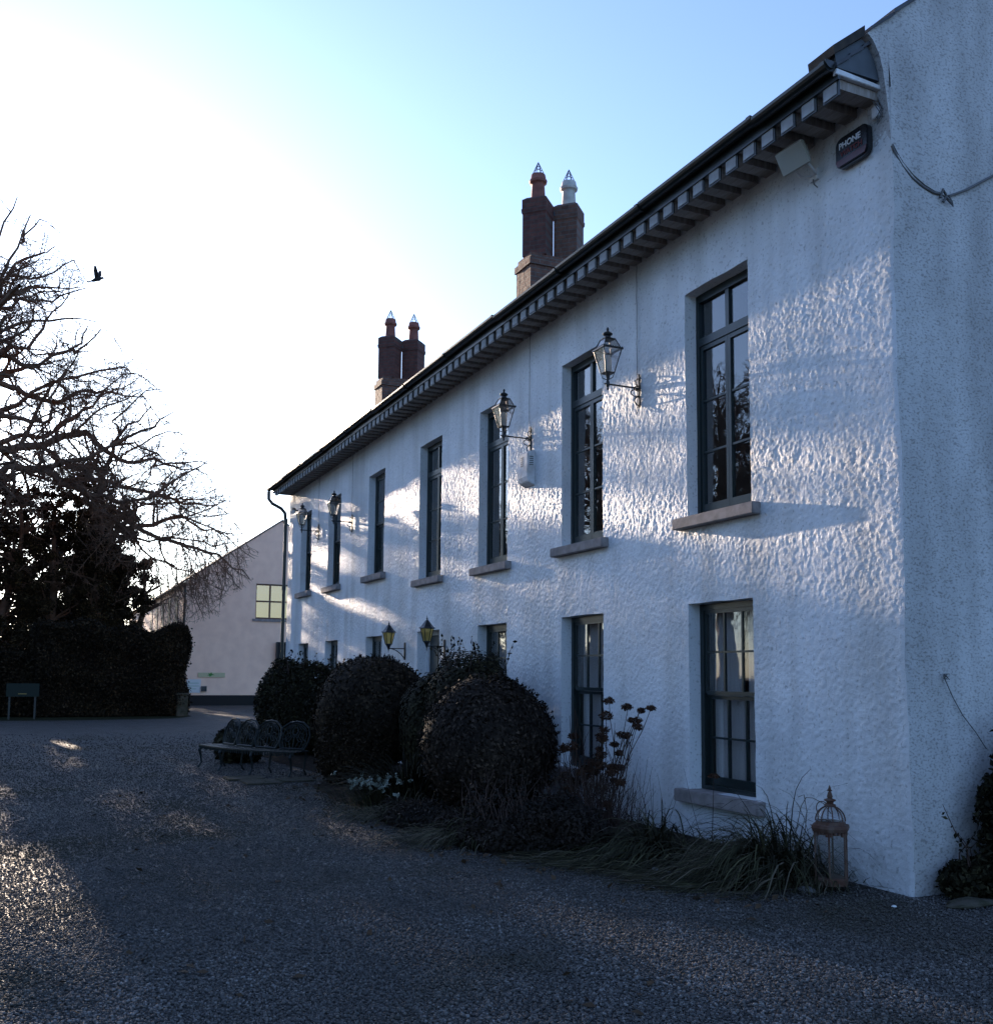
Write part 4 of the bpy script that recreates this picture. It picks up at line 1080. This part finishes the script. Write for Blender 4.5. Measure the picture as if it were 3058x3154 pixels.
# ------------------------------------------------------------------ curved iron bench
def bench():
    root = thing('garden_bench', 'curved dark green cast iron bench with four pierced oval backs beside the shrubs', 'bench', (0, 0, 0))
    A, Bm, B_ = Vector((-12.35, -3.38, 0)), Vector((-11.0, -3.2, 0)), Vector((-10.05, -2.3, 0))
    def q(t):
        return A * (1 - t) ** 2 + Bm * 2 * t * (1 - t) + B_ * t ** 2
    def nrm(t):
        d = (q(min(t + .02, 1)) - q(max(t - .02, 0))).normalized(); return Vector((-d.y, d.x, 0))   # points to the back
    Z = .40; dep = .42
    mb = MB(); n = 28
    for k in range(n):
        t0, t1 = k / n, (k + 1) / n
        for u0, u1 in ((0, .09), (.28, .36), (.55, .63), (.9, 1.0)):
            a, b = q(t0) + nrm(t0) * dep * u0, q(t1) + nrm(t1) * dep * u0; c, d = q(t1) + nrm(t1) * dep * u1, q(t0) + nrm(t0) * dep * u1
            vs = [v + Vector((0, 0, Z)) for v in (a, b, c, d)] + [v + Vector((0, 0, Z - .022)) for v in (a, b, c, d)]
            mb.add(vs, [(0, 1, 2, 3), (7, 6, 5, 4), (0, 4, 5, 1), (1, 5, 6, 2), (2, 6, 7, 3), (3, 7, 4, 0)])
    for k in range(57):
        t = k / 56; a = q(t) + Vector((0, 0, Z - .012)); s = 1 if k % 2 else -1
        t2 = min(max(t + s * .02, 0), 1); b = q(t2) + nrm(t2) * dep + Vector((0, 0, Z - .012)); mb.tube([a, b], .008, 5)
    for k in range(48):   # scalloped apron
        t = k / 47; a = q(t); mb.tube([a + Vector((0, 0, Z - .02)), a + Vector((0, 0, Z - .055 - .02 * abs(math.sin(k * .8))))], .012, 5)
    mb.build('seat', 'verdigris', root)
    for j in range(4):
        t = (j + .5) / 4; c = q(t) + nrm(t) * (dep - .02) + Vector((0, 0, Z)); nn = nrm(t); tg = Vector((nn.y, -nn.x, 0))
        upv = (Vector((0, 0, 1)) + nn * .28).normalized()
        def P(u, v): return c + tg * u + upv * v
        mb = MB(); hw, hh = .30, .46
        out = [(-hw * .75, 0.0), (-hw * .95, .12), (-hw, .24), (-hw * .85, .36), (-hw * .45, .44), (0, hh), (hw * .45, .44), (hw * .85, .36), (hw, .24), (hw * .95, .12), (hw * .75, 0)]
        mb.tube([P(u, v) for u, v in out], .017, 6); mb.tube([P(-hw * .75, .015), P(hw * .75, .015)], .015, 6)
        mb.tube([P(u * .78, .03 + v * .86) for u, v in out], .008, 5)
        for s in (-1, 1):
            for k in range(3):
                x = s * (.05 + .075 * k)
                mb.tube([P(x, .03), P(x + s * .05 * math.sin(1.2), .13), P(x * .6, .22), P(x * .9, .32), P(x * .35, .40)], .008, 5)
            mb.tube([P(s * .12 + .06 * math.cos(a), .2 + .07 * math.sin(a)) for a in np.linspace(0, 6.2, 12)], .007, 5)
        mb.tube([P(.06 * math.cos(a), .30 + .06 * math.sin(a)) for a in np.linspace(0, 6.2, 12)], .008, 5); mb.tube([P(0, .02), P(0, .24)], .009, 5)
        mb.build('backrest', 'verdigris', root)
    for t in (.02, .34, .67, .98):
        for u in (.06, .94):
            p = q(t) + nrm(t) * dep * u; o = nrm(t) * (-1 if u < .5 else 1)
            mb = MB(); mb.tube([p + Vector((0, 0, Z - .02)), p + o * .035 + Vector((0, 0, Z - .09)), p + o * .01 + Vector((0, 0, .22)), p + o * -.005 + Vector((0, 0, .10)), p + o * .05 + Vector((0, 0, .012))], [.022, .026, .018, .014, .018], 7)
            mb.build('leg', 'verdigris', root)
    return root
bench()

# ------------------------------------------------------------------ neighbouring building
GX = -46.3
barn = thing('outbuilding', 'cream rendered gabled building with black plinth beyond the forecourt', 'building', (GX, .75, 0))
oy, oxx = .75, GX
yR, ridz, eav, wid, lenb = 4.65, 9.45, 6.15, 9.3, 32
wy0, wy1, wz0, wz1 = 3.42, 5.6, 4.36, 6.16
def barnwalls():
    mb = MB(); t = .3
    # gable wall built round the window opening
    def top(y): return eav + (ridz - eav) * (1 - abs(y - yR) / yR)
    cols = [0, wy0, wy1, wid]
    mb.prism([(0, .5), (wy0, .5), (wy0, top(wy0)), (0, top(0))], -t, 0)
    mb.prism([(wy1, .5), (wid, .5), (wid, top(wid)), (wy1, top(wy1))], -t, 0)
    mb.prism([(wy0, .5), (wy1, .5), (wy1, wz0), (wy0, wz0)], -t, 0)
    mb.prism([(wy0, wz1), (wy1, wz1), (wy1, top(wy1)), (yR, top(yR)), (wy0, top(wy0))], -t, 0)
    mb.box((-lenb, 0, .5), (-t, t, eav)); mb.box((-lenb, wid - t, .5), (-t, wid, eav)); mb.box((-lenb - t, 0, .5), (-lenb, wid, eav))
    return mb.build('wall', 'barnwall', barn)
barnwalls()
mb = MB(); mb.box((-lenb, -.02, 0), (.03, wid + .02, .5)); mb.build('plinth', 'barnbase', barn)
mb = MB()
for s in (0, 1):
    ya, yb = (-.25, yR) if s == 0 else (wid + .25, yR); za = eav - .17
    mb.add([(-lenb - .3, ya, za), (.06, ya, za), (.06, yb, ridz + .01), (-lenb - .3, yb, ridz + .01), (-lenb - .3, ya, za + .08), (.06, ya, za + .08), (.06, yb, ridz + .09), (-lenb - .3, yb, ridz + .09)],
           [(3, 2, 1, 0), (4, 5, 6, 7), (0, 1, 5, 4), (1, 2, 6, 5), (2, 3, 7, 6), (3, 0, 4, 7)])
mb.build('roof', 'slate', barn)
mb = MB()
for yy in (wy0, (wy0 * 2 + wy1) / 3, (wy0 + 2 * wy1) / 3, wy1): mb.box((-.12, yy - .04, wz0), (-.04, yy + .04, wz1))
for zz in (wz0 + .04, (wz0 + wz1) / 2, wz1 - .04): mb.box((-.115, wy0, zz - .04), (-.045, wy1, zz + .04))
wn = mb.build('window', mat('brown_window_frame', (.10, .05, .03), .5, .4), barn)
mb = MB(); mb.box((-.085, wy0, wz0), (-.08, wy1, wz1)); mb.build('pane', 'glass', wn)
mb = MB(); mb.box((-.24, wy0 + .02, wz0), (-.23, wy1 - .02, wz1)); glow_m = mat('cream_sky_glow', (.3, .25, .12), .8, .2); glow_m.node_tree.nodes['Principled BSDF'].inputs['Emission Color'].default_value = (1, .82, .34, 1); glow_m.node_tree.nodes['Principled BSDF'].inputs['Emission Strength'].default_value = .13; mb.build('sky_glow_sheet', glow_m, wn)  # added glowing sheet, stands in for bright sky seen through the building
mb = MB(); mb.box((-.1, wy0 - .15, wz0 - .13), (.07, wy1 + .15, wz0 - .003)); mb.build('sill', 'sill', wn)
for k in range(5):
    x = -3.5 - 3.1 * k
    mb = MB(); mb.box((x - .55, -.03, 3.4), (x + .55, -.004, 5.6)); mb.build('side_window', 'barnbase', barn)
mb = MB(); mb.tube([(.09, -.07, eav - .1), (.09, -.07, .1)], .06, 8); mb.build('downpipe', 'gutter', barn)
tg = thing('wall_sign', 'faded yellow board with a green leaf emblem on the cream gable', 'sign', (GX + .02, 2.0, 1.50))
mb = MB(); mb.box((0, -.55, -.11), (.03, .75, .11)); mb.build('board', 'signyellow', tg)
mb = MB(); mb.prism([(.02, -.09), (.12, -.02), (.26, 0), (.12, .05), (.09, .14), (.02, .06), (-.05, .10), (-.03, .02), (-.12, -.02), (-.02, -.03)], .0305, .034); mb.build('emblem', 'leafgreen', tg)
tg = thing('wall_notice', 'small white notice low on the cream gable near its left corner', 'sign', (GX + .02, 1.28, .95))
mb = MB(); mb.box((0, -.36, -.33), (.02, .32, .33)); mb.build('board', 'paper', tg)
mb = MB()
for zz, a, b in ((.14, -.28, .22), (.0, -.26, .26), (-.14, -.2, .1)): mb.box((.0205, a, zz - .025), (.023, b, zz + .025))
mb.build('faint_lines', mat('pale_green_print', (.42, .52, .45), .7, .2), tg)
tg = thing('vent_box', 'small grey vent box on the cream gable below the yellow board', 'vent', (GX + .02, 1.75, .82))
mb = MB(); mb.box((0, -.13, -.13), (.12, .13, .13)); mb.build('casing', 'stone', tg, bevel=.01)
mb = MB(); 
for k in range(4): mb.box((.121, -.1, -.09 + .05 * k), (.126, .1, -.07 + .05 * k))
mb.build('grille', 'barnbase', tg)
tg = thing('meter_box', 'dark grey box on the cream gable beside the white house corner', 'cabinet', (GX + .02, 5.55, 2.6))
mb = MB(); mb.box((0, -.3, -.55), (.3, .5, .6)); mb.build('casing', mat('dark_grey_cabinet', (.03, .032, .036), .5, .4), tg, bevel=.02)
mb = MB(); mb.box((.301, -.26, -.5), (.306, .46, .55)); mb.build('door', 'barnbase', tg)
tg = thing('gate_pier', 'short weathered stone pier at the right end of the hedge', 'pier', (-33.4, -.95, 0))
mb = MB(); mb.box((-.22, -.2, 0), (.2, .2, .78)); mb.build('shaft', 'mossstone', tg, bevel=.03)
mb = MB(); mb.box((-.25, -.23, .782), (.23, .23, .86)); mb.build('cap', 'mossstone', tg, bevel=.02)
mb = MB(); mb.box((-40, -.64, 0), (-39.94, -.10, 3.1)); 
tag(mb.build('dark_gate', 'barnbase'), 'tall dark timber gate panel between the hedge and the cream gable', 'gate')

# ------------------------------------------------------------------ hedge, sign, trees
def hedge():
    root = thing('hedge', 'tall dense dark hedge along the far side of the forecourt', 'hedge', (-34.5, -3.5, 0))
    r = np.random.default_rng(201); n = 130000
    y = r.uniform(-5.9, -.85, n); xx = r.uniform(-37.0, -33.4, n); z = r.uniform(.05, 3.4, n)
    f = r.integers(0, 4, n)
    top = lambda y: 3.0 + .35 * np.sin(y * 1.1 + 1) * .5 + .12 * np.sin(y * 4) + .2 * np.clip((y + 5.9) / 2, 0, 1)
    bul = .12 * np.sin(y * 3.1) + .10 * np.sin(z * 4 + y)
    xx = np.where(f <= 1, -33.45 + bul + r.normal(0, .09, n), xx)
    z = np.where(f == 2, top(y) + r.normal(0, .09, n), np.minimum(z, top(y)))
    e = f == 3
    y = np.where(e, np.where(r.random(n) < .7, -.85 + .1 * np.sin(z * 3) + r.normal(0, .07, n), -5.95 + r.normal(0, .07, n)), y)
    P = np.stack([xx, y, z], 1); N = np.zeros((n, 3)); N[f <= 1, 0] = 1; N[f == 2, 2] = 1; N[e, 1] = 1
    V, F = leaf_cloud(P, N, .055, 1.6, .9, 3)
    cb = MB(); cb.box((-36.9, -5.8, 0.02), (-33.62, -1.0, 2.85))
    V2 = np.array(cb.v); F2 = np.array(cb.f) + len(V)
    npmesh('foliage', np.concatenate([V, V2]) - np.array([-34.5, -3.5, 0]), np.concatenate([F, F2]), 'hedge', root)
hedge()
def hedge_low():
    root = thing('hedge', 'lower scruffy dark hedge at the left edge behind the green sign', 'hedge', (-34.8, -8.5, 0))
    r = np.random.default_rng(203); n = 80000
    y = r.uniform(-16, -5.9, n); z = r.uniform(.05, 2.3, n); f = r.integers(0, 3, n)
    xx = np.where(f < 2, -34.0 + .2 * np.sin(y * 2) + r.normal(0, .15, n), r.uniform(-37, -34, n)); z = np.where(f == 2, 2.2 + .25 * np.sin(y * 1.3) + r.normal(0, .15, n), z)
    N = np.zeros((n, 3)); N[f < 2, 0] = 1; N[f == 2, 2] = 1
    V, F = leaf_cloud(np.stack([xx, y, z], 1), N, .06, 1.6, .9, 4)
    cb = MB(); cb.box((-36.9, -15.9, .02), (-34.25, -5.9, 2.0))
    npmesh('foliage', np.concatenate([V, np.array(cb.v)]) - np.array([-34.8, -8.5, 0]), np.concatenate([F, np.array(cb.f) + len(V)]), 'hedge', root)
hedge_low()
tg = thing('notice_sign', 'dark green notice board on two posts in front of the low hedge', 'sign', (-32.0, -6.28, 0), 0)
mb = MB(); mb.box((0, -.50, .76), (.03, .50, 1.20)); mb.build('board', 'signgreen', tg)
mb = MB(); mb.box((-.03, -.42, 0), (-.002, -.36, 1.15)); mb.build('post', 'black', tg)
mb = MB(); mb.box((-.03, .36, 0), (-.002, .42, 1.15)); mb.build('post', 'black', tg)
mb = MB(); mb.box((.0305, -.14, .84), (.034, .12, .865)); mb.build('yellow_line', mat('dull_yellow_print', (.25, .2, .06), .6, .3), tg)

class Wood:
    def __init__(s, seed, env=None, minr=.008):
        s.r = random.Random(seed); s.mb = MB(); s.env = env; s.minr = minr; s.tips = []
    def grow(s, p, d, Ln, rad, lvl, maxl, wig=.32, trop=0., dens=1.0):
        r = s.r
        n = max(3, int(Ln / (.55, .45, .32, .24, .16, .12)[min(lvl, 5)])); st = Ln / n
        pts = [p]; 
        for i in range(n):
            d = Vector((d.x + r.gauss(0, wig), d.y + r.gauss(0, wig), d.z + r.gauss(0, wig) + trop)).normalized()
            p = p + d * st
            if s.env and not s.env(p): break
            pts.append(p)
        if len(pts) < 2: return
        s.limb(pts, rad, lvl, maxl, wig, trop, dens)
    def limb(s, pts, rad, lvl, maxl, wig=.32, trop=0., dens=1.0, r1=None):
        r = s.r; n = len(pts); Ln = sum((pts[i + 1] - pts[i]).length for i in range(n - 1))
        r1 = r1 if r1 else max(rad * .38, s.minr)
        s.mb.tube(pts, [max(rad + (r1 - rad) * i / (n - 1), s.minr) for i in range(n)], (8, 6, 5, 4, 3, 3)[min(lvl, 5)], False)
        if lvl >= maxl: return
        sp = (.55, .36, .25, .17, .13, .1)[min(lvl, 5)] / dens
        nb = max(2, int(Ln / sp)) 
        for k in range(nb):
            t = (k + r.uniform(.1, .9)) / nb
            if lvl == 0 and t < .12: continue
            f = t * (n - 1); i = min(int(f), n - 2); p = pts[i].lerp(pts[i + 1], f - i); d = (pts[i + 1] - pts[i]).normalized()
            ax = d.orthogonal().normalized(); ax.rotate(Matrix.Rotation(r.uniform(0, 6.283), 3, d))
            nd = d.copy(); nd.rotate(Matrix.Rotation(R(r.uniform(32, 72)), 3, ax))
            lr = rad + (r1 - rad) * t
            cl = Ln * r.uniform(.32, .6) * (1.1 - .5 * t)
            cl = min(cl, (4.5, 2.6, 1.5, .9, .55, .4)[min(lvl, 5)] * r.uniform(.7, 1.2))
            s.grow(p, nd, cl, max(lr * r.uniform(.42, .62), s.minr), lvl + 1, maxl, wig, trop * 1.0, dens)

SIL = [(-8.1, 20.2), (-6.27, 19.5), (-5.15, 18.2), (-4.43, 17.3), (-5.6, 15.73), (-3.84, 15.15), (-2.41, 14.3), (-1.3, 13.4), (-1.2, 12.0), (-.0, 11.04), (1.1, 9.4), (1.55, 8.1), (2.3, 6.4), (2.1, 5.5), (.9, 3.9), (-.1, 3.45)]
SZ = sorted((z, y) for y, z in SIL)
def env_oak(p):
    k = 42.8 / max(5.8 - p.x, 1)
    z = 1.62 + (p.z - 1.62) * k; y = -6.06 + (p.y + 6.06) * k
    if z > 20.4 or z < 2.2 or abs(p.x + 37) > 5.5: return False
    ym = np.interp(z, [a for a, b in SZ], [b for a, b in SZ])
    return y < ym + .25 * math.sin(z * 5)
def oak():
    root = thing('bare_tree', 'big gnarled bare tree with twisting limbs filling the left edge against the white sky', 'tree', (-37, -8.0, 0))
    W = Wood(5, env_oak, .0060)
    r = W.r
    trunk = [(-37, -8.0, 0), (-37.1, -7.9, 2.5), (-36.9, -7.9, 5), (-37, -8.0, 7.5), (-37, -8.1, 10), (-37.1, -8.3, 13), (-37, -8.2, 16)]
    TB = MB(); TB.tube([Vector(p) for p in trunk], [.62, .52, .47, .42, .36, .26, .16], 12)
    limbs = [  # (depth drift, start radius, points (y, z))
        (.8, .15, [(-8.1, 13.1), (-7.75, 13.65), (-6.63, 13.26), (-5.91, 13.78), (-4.88, 14.35), (-4.7, 15.0)]),
        (-.9, .17, [(-8.2, 12.2), (-7.7, 12.71), (-6.77, 12.41), (-5.55, 12.25), (-4.91, 12.86), (-3.95, 13.09), (-2.3, 13.1)]),
        (1.2, .15, [(-8, 10.8), (-7.63, 11.26), (-6.52, 11.09), (-5.88, 11.16), (-5.7, 12.3), (-5.2, 13.2)]),
        (-.5, .16, [(-8, 9.6), (-7.58, 10.32), (-6.88, 10.74), (-5.96, 10.84), (-4.86, 11.8), (-4.13, 12.6), (-3.2, 13.2)]),
        (.3, .24, [(-8, 9.2), (-7.58, 10.1), (-6.94, 10.18), (-5.66, 10.6), (-4.56, 11.02), (-3.85, 10.37), (-2.95, 9.93), (-1.92, 10.18), (-.9, 9.8)]),
        (1.0, .20, [(-8, 8.4), (-7.23, 9.4), (-5.94, 9.29), (-4.93, 8.72), (-3.29, 8.2), (-1.86, 8.68), (-.3, 9.8)]),
        (.2, .18, [(-4.1, 7.9), (-3.98, 8.44), (-3.7, 9.8), (-3.3, 11.0), (-2.4, 12.0)]),
        (-.6, .16, [(-4.3, 8.2), (-2.98, 7.34), (-1.82, 7.57), (-.76, 8.03), (-.04, 7.69), (1.2, 7.5)]),
        (.9, .13, [(-3.3, 8.0), (-1.5, 6.9), (-.2, 6.6), (.9, 6.1), (1.8, 5.4)]),
        (.4, .14, [(-8.1, 14.5), (-7.88, 16.21), (-7.6, 17.4), (-6.93, 19.3)]),
        (-.7, .14, [(-8.1, 13.6), (-7.3, 14.24), (-6.8, 14.26), (-6.2, 15.6), (-5.4, 16.9)]),
        (-1.5, .14, [(-8.1, 15.2), (-7.5, 16.6), (-6.4, 17.2), (-5.3, 17.6)]),
        (-1.0, .12, [(-7.6, 11.6), (-6.0, 12.9), (-4.6, 13.6), (-3.2, 14.2), (-2.6, 14.1)]),
        (2.0, .14, [(-6.5, 9.4), (-4.5, 9.8), (-2.6, 10.9), (-1.6, 11.5)]),
        (-2.0, .14, [(-5.5, 9.0), (-3.6, 9.3), (-1.8, 9.1), (.2, 8.9), (1.0, 9.0)]),
        (1.0, .12, [(-8.1, 15.4), (-7.2, 15.9), (-6.0, 15.8), (-4.8, 16.4)]), (-.8, .12, [(-8.1, 16.0), (-7.4, 17.6), (-6.4, 18.4), (-6.0, 18.9)]), (.9, .12, [(-8.2, 15.8), (-8.0, 18.0), (-7.4, 19.6)]), (1.6, .12, [(-8.1, 14.2), (-7.0, 14.9), (-5.6, 15.0), (-4.4, 14.8)]),
        (.5, .07, [(-3.6, 11.6), (-2.4, 12.9), (-1.3, 13.2)]), (-.4, .07, [(-3.0, 10.4), (-1.4, 11.5), (-.3, 11.2)]), (.8, .07, [(-2.0, 9.9), (-.2, 10.2), (.9, 9.4)]), (-.6, .07, [(-1.9, 8.7), (.4, 8.8), (1.5, 8.0)]), (.5, .07, [(-.8, 8.0), (1.0, 7.2), (2.1, 6.3)]), (-.4, .07, [(-6.4, 17.1), (-5.3, 18.1), (-4.7, 17.4)]), (.4, .07, [(-7.2, 18.3), (-6.6, 19.3), (-6.2, 19.0)]), (.3, .07, [(-5.0, 14.3), (-4.2, 15.2), (-3.7, 14.9)]), (-.5, .07, [(-4.2, 12.5), (-3.2, 13.7), (-2.2, 13.9)]), (.4, .07, [(-6.8, 16.2), (-5.8, 16.5), (-4.9, 16.9)]),
        (.6, .09, [(-4.0, 7.8), (-2.4, 6.9), (-1.0, 7.0), (.4, 6.7), (1.6, 7.0)]), (-.6, .08, [(-3.0, 7.2), (-1.8, 6.2), (-.4, 5.8), (.8, 5.2)]), (.2, .08, [(-2.5, 8.4), (-1.0, 8.5), (.3, 8.0), (1.4, 8.4)]),
        # limbs reaching out of the frame to the left
        (1.5, .20, [(-8.1, 9.5), (-9.5, 10.6), (-11.4, 11.2), (-13.2, 12.6)]), (-1.5, .20, [(-8.1, 11.5), (-9.8, 12.8), (-11.5, 14.6)]), (.5, .16, [(-8.2, 14), (-9.4, 16), (-10.4, 18)]), (-2.5, .16, [(-8.1, 8.0), (-10.4, 8.8), (-12.8, 9.0), (-14.5, 9.9)]),
    ]
    grown = [Vector(p) for p in trunk[2:]]
    for dx, rad, pts in limbs:
        n = len(pts); P = [Vector((-37 + dx * 1.5 * i / (n - 1), y, z)) for i, (y, z) in enumerate(pts)]
        if rad < .125 and grown:      # a lesser limb springs from the nearest bigger one below it
            c = [g for g in grown if g.y < P[0].y + .3 and g.z < P[0].z + .5] or grown
            P.insert(0, min(c, key=lambda g: (g - P[0]).length)); n += 1
        # subdivide with a little gnarl
        Q = []
        for i in range(n - 1):
            for k in range(3):
                q = P[i].lerp(P[i + 1], k / 3); 
                if k: q += Vector((r.gauss(0, .07), r.gauss(0, .07), r.gauss(0, .07)))
                Q.append(q)
        Q.append(P[-1]); grown.extend(Q[1:])
        W.limb(Q, rad * .82, 0, 5, .34, .02, 1.3 if pts[-1][1] > 13.2 else 1.0, rad * .16)
        W.grow(Q[-1], (Q[-1] - Q[-3]).normalized(), 1.6, .03, 1, 4, .3)
    # limbs towards and away from the viewer
    for sgn in (-1, 1):
        for z in (8.5, 11, 13.5):
            W.grow(Vector((-37, -8, z)), Vector((sgn, r.uniform(-.2, .5), .4)), 5.5, .17, 0, 4, .25, .02)
    # drooping outer twigs at the right of the crown
    for i in range(52):
        p = Vector((-37 + r.uniform(-1.5, 2.5), r.uniform(-2.2, 1.5), r.uniform(5.4, 8.2)))
        W.grow(p, Vector((r.gauss(0, .3), .35, -.8)), r.uniform(1.6, 3.2), .02, 2, 4, .16, -.10, .75)
    off = Vector((-37, -8, 0))
    TB.v = [tuple(Vector(v) - off) for v in TB.v]; W.mb.v = [tuple(Vector(v) - off) for v in W.mb.v]
    TB.build('trunk', 'bark', root, smooth=True, fix=False)
    c = W.mb.build('crown', 'twig', root, fix=False)
    print('oak faces', len(W.mb.f))
    return root
oak()
def ivy_tree(label, x, y, h, cr, seed, bare=.35, n=9000, blobs=None, cat='tree', leaf=.075, group=None):
    """tree clothed in ivy: a few upright stems, leaf clumps spread round them, thin bare top"""
    root = thing('ivy_clad_tree', label, cat, (x, y, 0), 0, group)
    r = random.Random(seed); W = Wood(seed + 1, None, .009); TB = MB()
    pts = [Vector((0, 0, 0))]; d = Vector((0, 0, 1))
    for k in range(7):
        pts.append(pts[-1] + Vector((r.gauss(0, .12), r.gauss(0, .12), h / 8)))
    TB.tube(pts, [.26, .22, .2, .17, .15, .12, .09, .06], 8)
    for k in range(22):
        i = r.randint(2, 7); a = r.uniform(0, 6.283)
        W.grow(pts[i], Vector((math.cos(a), math.sin(a), .7)), r.uniform(.5, 1.0) * cr * 1.1, .06, 1, 4, .25, .03, .8)
    TB.build('trunk', 'bark', root, smooth=True, fix=False); W.mb.build('branches', 'twig', root, fix=False)
    rr = np.random.default_rng(seed); P = []; N = []
    nc = blobs or 150
    for k in range(nc):
        t = rr.uniform(.12, 1.0); a = rr.random() * 6.283; rad = cr * (1 - .38 * t) * math.sqrt(rr.random())
        c = np.array([math.cos(a) * rad, math.sin(a) * rad, h * t]); s = rr.uniform(.22, .55) * (cr / 2.2)
        m = n // nc; D = sphere_pts(m, seed * 7 + k); q = rr.random(m) ** .45
        P.append(c + D * q[:, None] * s * np.array([1, 1, .8])); N.append(D)
    P = np.concatenate(P); N = np.concatenate(N); ok = P[:, 2] > .1
    V, F = leaf_cloud(P[ok], N[ok], leaf, 1.4, .9, seed)
    npmesh('foliage', V, F, 'ivy', root)
    return root
G = 'ivy clad trees behind the hedge'
ivy_tree('tallest ivy clad tree behind the low hedge, nearest the sun glare at the left edge', -41, -7.7, 9.8, 2.2, 301, n=30000, group=G)
ivy_tree('ivy clad tree second from the left edge, above the left end of the tall hedge', -42, -5.35, 9.9, 2.1, 302, n=28000, group=G)
ivy_tree('ivy clad tree above the middle of the tall hedge', -42.5, -3.95, 10.9, 2.1, 303, n=30000, group=G)
ivy_tree('slim ivy clad tree, second from the cream building along the hedge', -43.5, -2.95, 9.2, 1.5, 307, n=22000, group=G)
ivy_tree('ivy clad tree nearest the cream building, right of the other ivy trees', -44, -2.0, 6.9, 1.6, 304, n=22000, group=G)
ivy_tree('ivy clad tree cut off by the left edge, left of the glare', -40, -11.6, 9.8, 2.3, 305, n=30000, group=G)
for k, (x, y, h) in enumerate(((-43, -14.5, 10), (-47, -7.2, 9), (-49, -5.2, 9), (-50, -3.2, 7.5), (-57, -2.6, 9), (-82, -2.0, 15), (-93, -2.6, 17))):
    ivy_tree(['dark ivy clad tree well outside the left edge', 'dark tree far behind the tallest ivy tree', 'dark tree far behind the tall hedge seen through gaps', 'dark tree behind the corner of the cream building side wall', 'dark tree close against the long side wall of the cream building', 'tall dark tree just past the far end of the cream building', 'farthest and tallest dark tree beyond the end of the cream building'][k], x, y, h, 2.4, 310 + k, n=18000, leaf=.10, group='trees in the second row')

# bird
def bird():
    root = thing('flying_bird', 'dark bird flying with raised wing beside the bare tree crown', 'bird', (-20, -5.06, 11.1), R(64))
    V = [Vector(v) for v in ((-.16, 0, -.05), (-.10, 0, -.04), (-.03, 0, -.01), (.04, 0, .0), (.10, 0, .025), (.14, 0, .03), (.175, 0, .02))]
    mb = MB(); mb.tube(V, [.012, .035, .05, .052, .032, .03, .004], 8)
    for s in (-1, 1):
        a = [(.05, .02 * s, .02), (.06, .10 * s, .14), (.03, .15 * s, .27), (-.02, .155 * s, .28), (-.05, .10 * s, .17), (-.05, .02 * s, .01)]
        up_ = [Vector(q) for q in a]; lo_ = [Vector(q) + Vector((0, .006 * s, -.006)) for q in a]
        mb.add(up_ + lo_, [(0, 1, 4, 5), (1, 2, 3, 4), (11, 10, 7, 6), (10, 9, 8, 7)] + [(i, (i + 1) % 6, 6 + (i + 1) % 6, 6 + i) for i in range(6)])
    mb.add([(-.13, -.015, -.045), (-.13, .015, -.045), (-.24, .05, -.07), (-.24, -.05, -.07), (-.13, -.015, -.053), (-.13, .015, -.053), (-.24, .05, -.076), (-.24, -.05, -.076)], [(0, 1, 2, 3), (7, 6, 5, 4), (0, 4, 5, 1), (1, 5, 6, 2), (2, 6, 7, 3), (3, 7, 4, 0)])
    mb.build('body', 'bird', root)
bird()

# trees across the drive, out of frame, seen mirrored in the window glass
src = [o for o in bpy.data.objects if o.name.startswith('bare_tree')][0]
for k, (x, y, rz, s) in enumerate(((-37, -26, 150, .95), (-50, -26, 60, 1.0), (-44, -36, 250, 1.05))):
    o = copy_tree(src); o.location = (x, y, 0); o.rotation_euler = (0, 0, R(rz)); o.scale = (s, s, s)
    tag(o, ['bare tree across the drive, mirrored in the nearest upper window', 'bare tree across the drive, mirrored in the nearest lower window', 'bare tree across the drive, mirrored in the third upper window'][k], 'tree', 'bare trees mirrored in the windows')

# evergreen belt out of frame, added to cut sky light on wall and ground
src = [o for o in bpy.data.objects if o.name.startswith('ivy_clad_tree')][1]
for k, (x, y, rz, sc) in enumerate(((-22, -33, 100, 1.4), (-14, -32, 170, 1.6), (-6, -31, 250, 1.45), (3, -30, 310, 1.55), (12, -28, 60, 1.5))):
    o = copy_tree(src); o.location = (x, y, 0); o.rotation_euler = (0, 0, R(rz)); o.scale = (sc * 1.6, sc * 1.6, sc)
    tag(o, 'broad unseen evergreen across the drive, added to cut sky light on the house wall', 'tree', 'unseen evergreen belt added to block sky light')
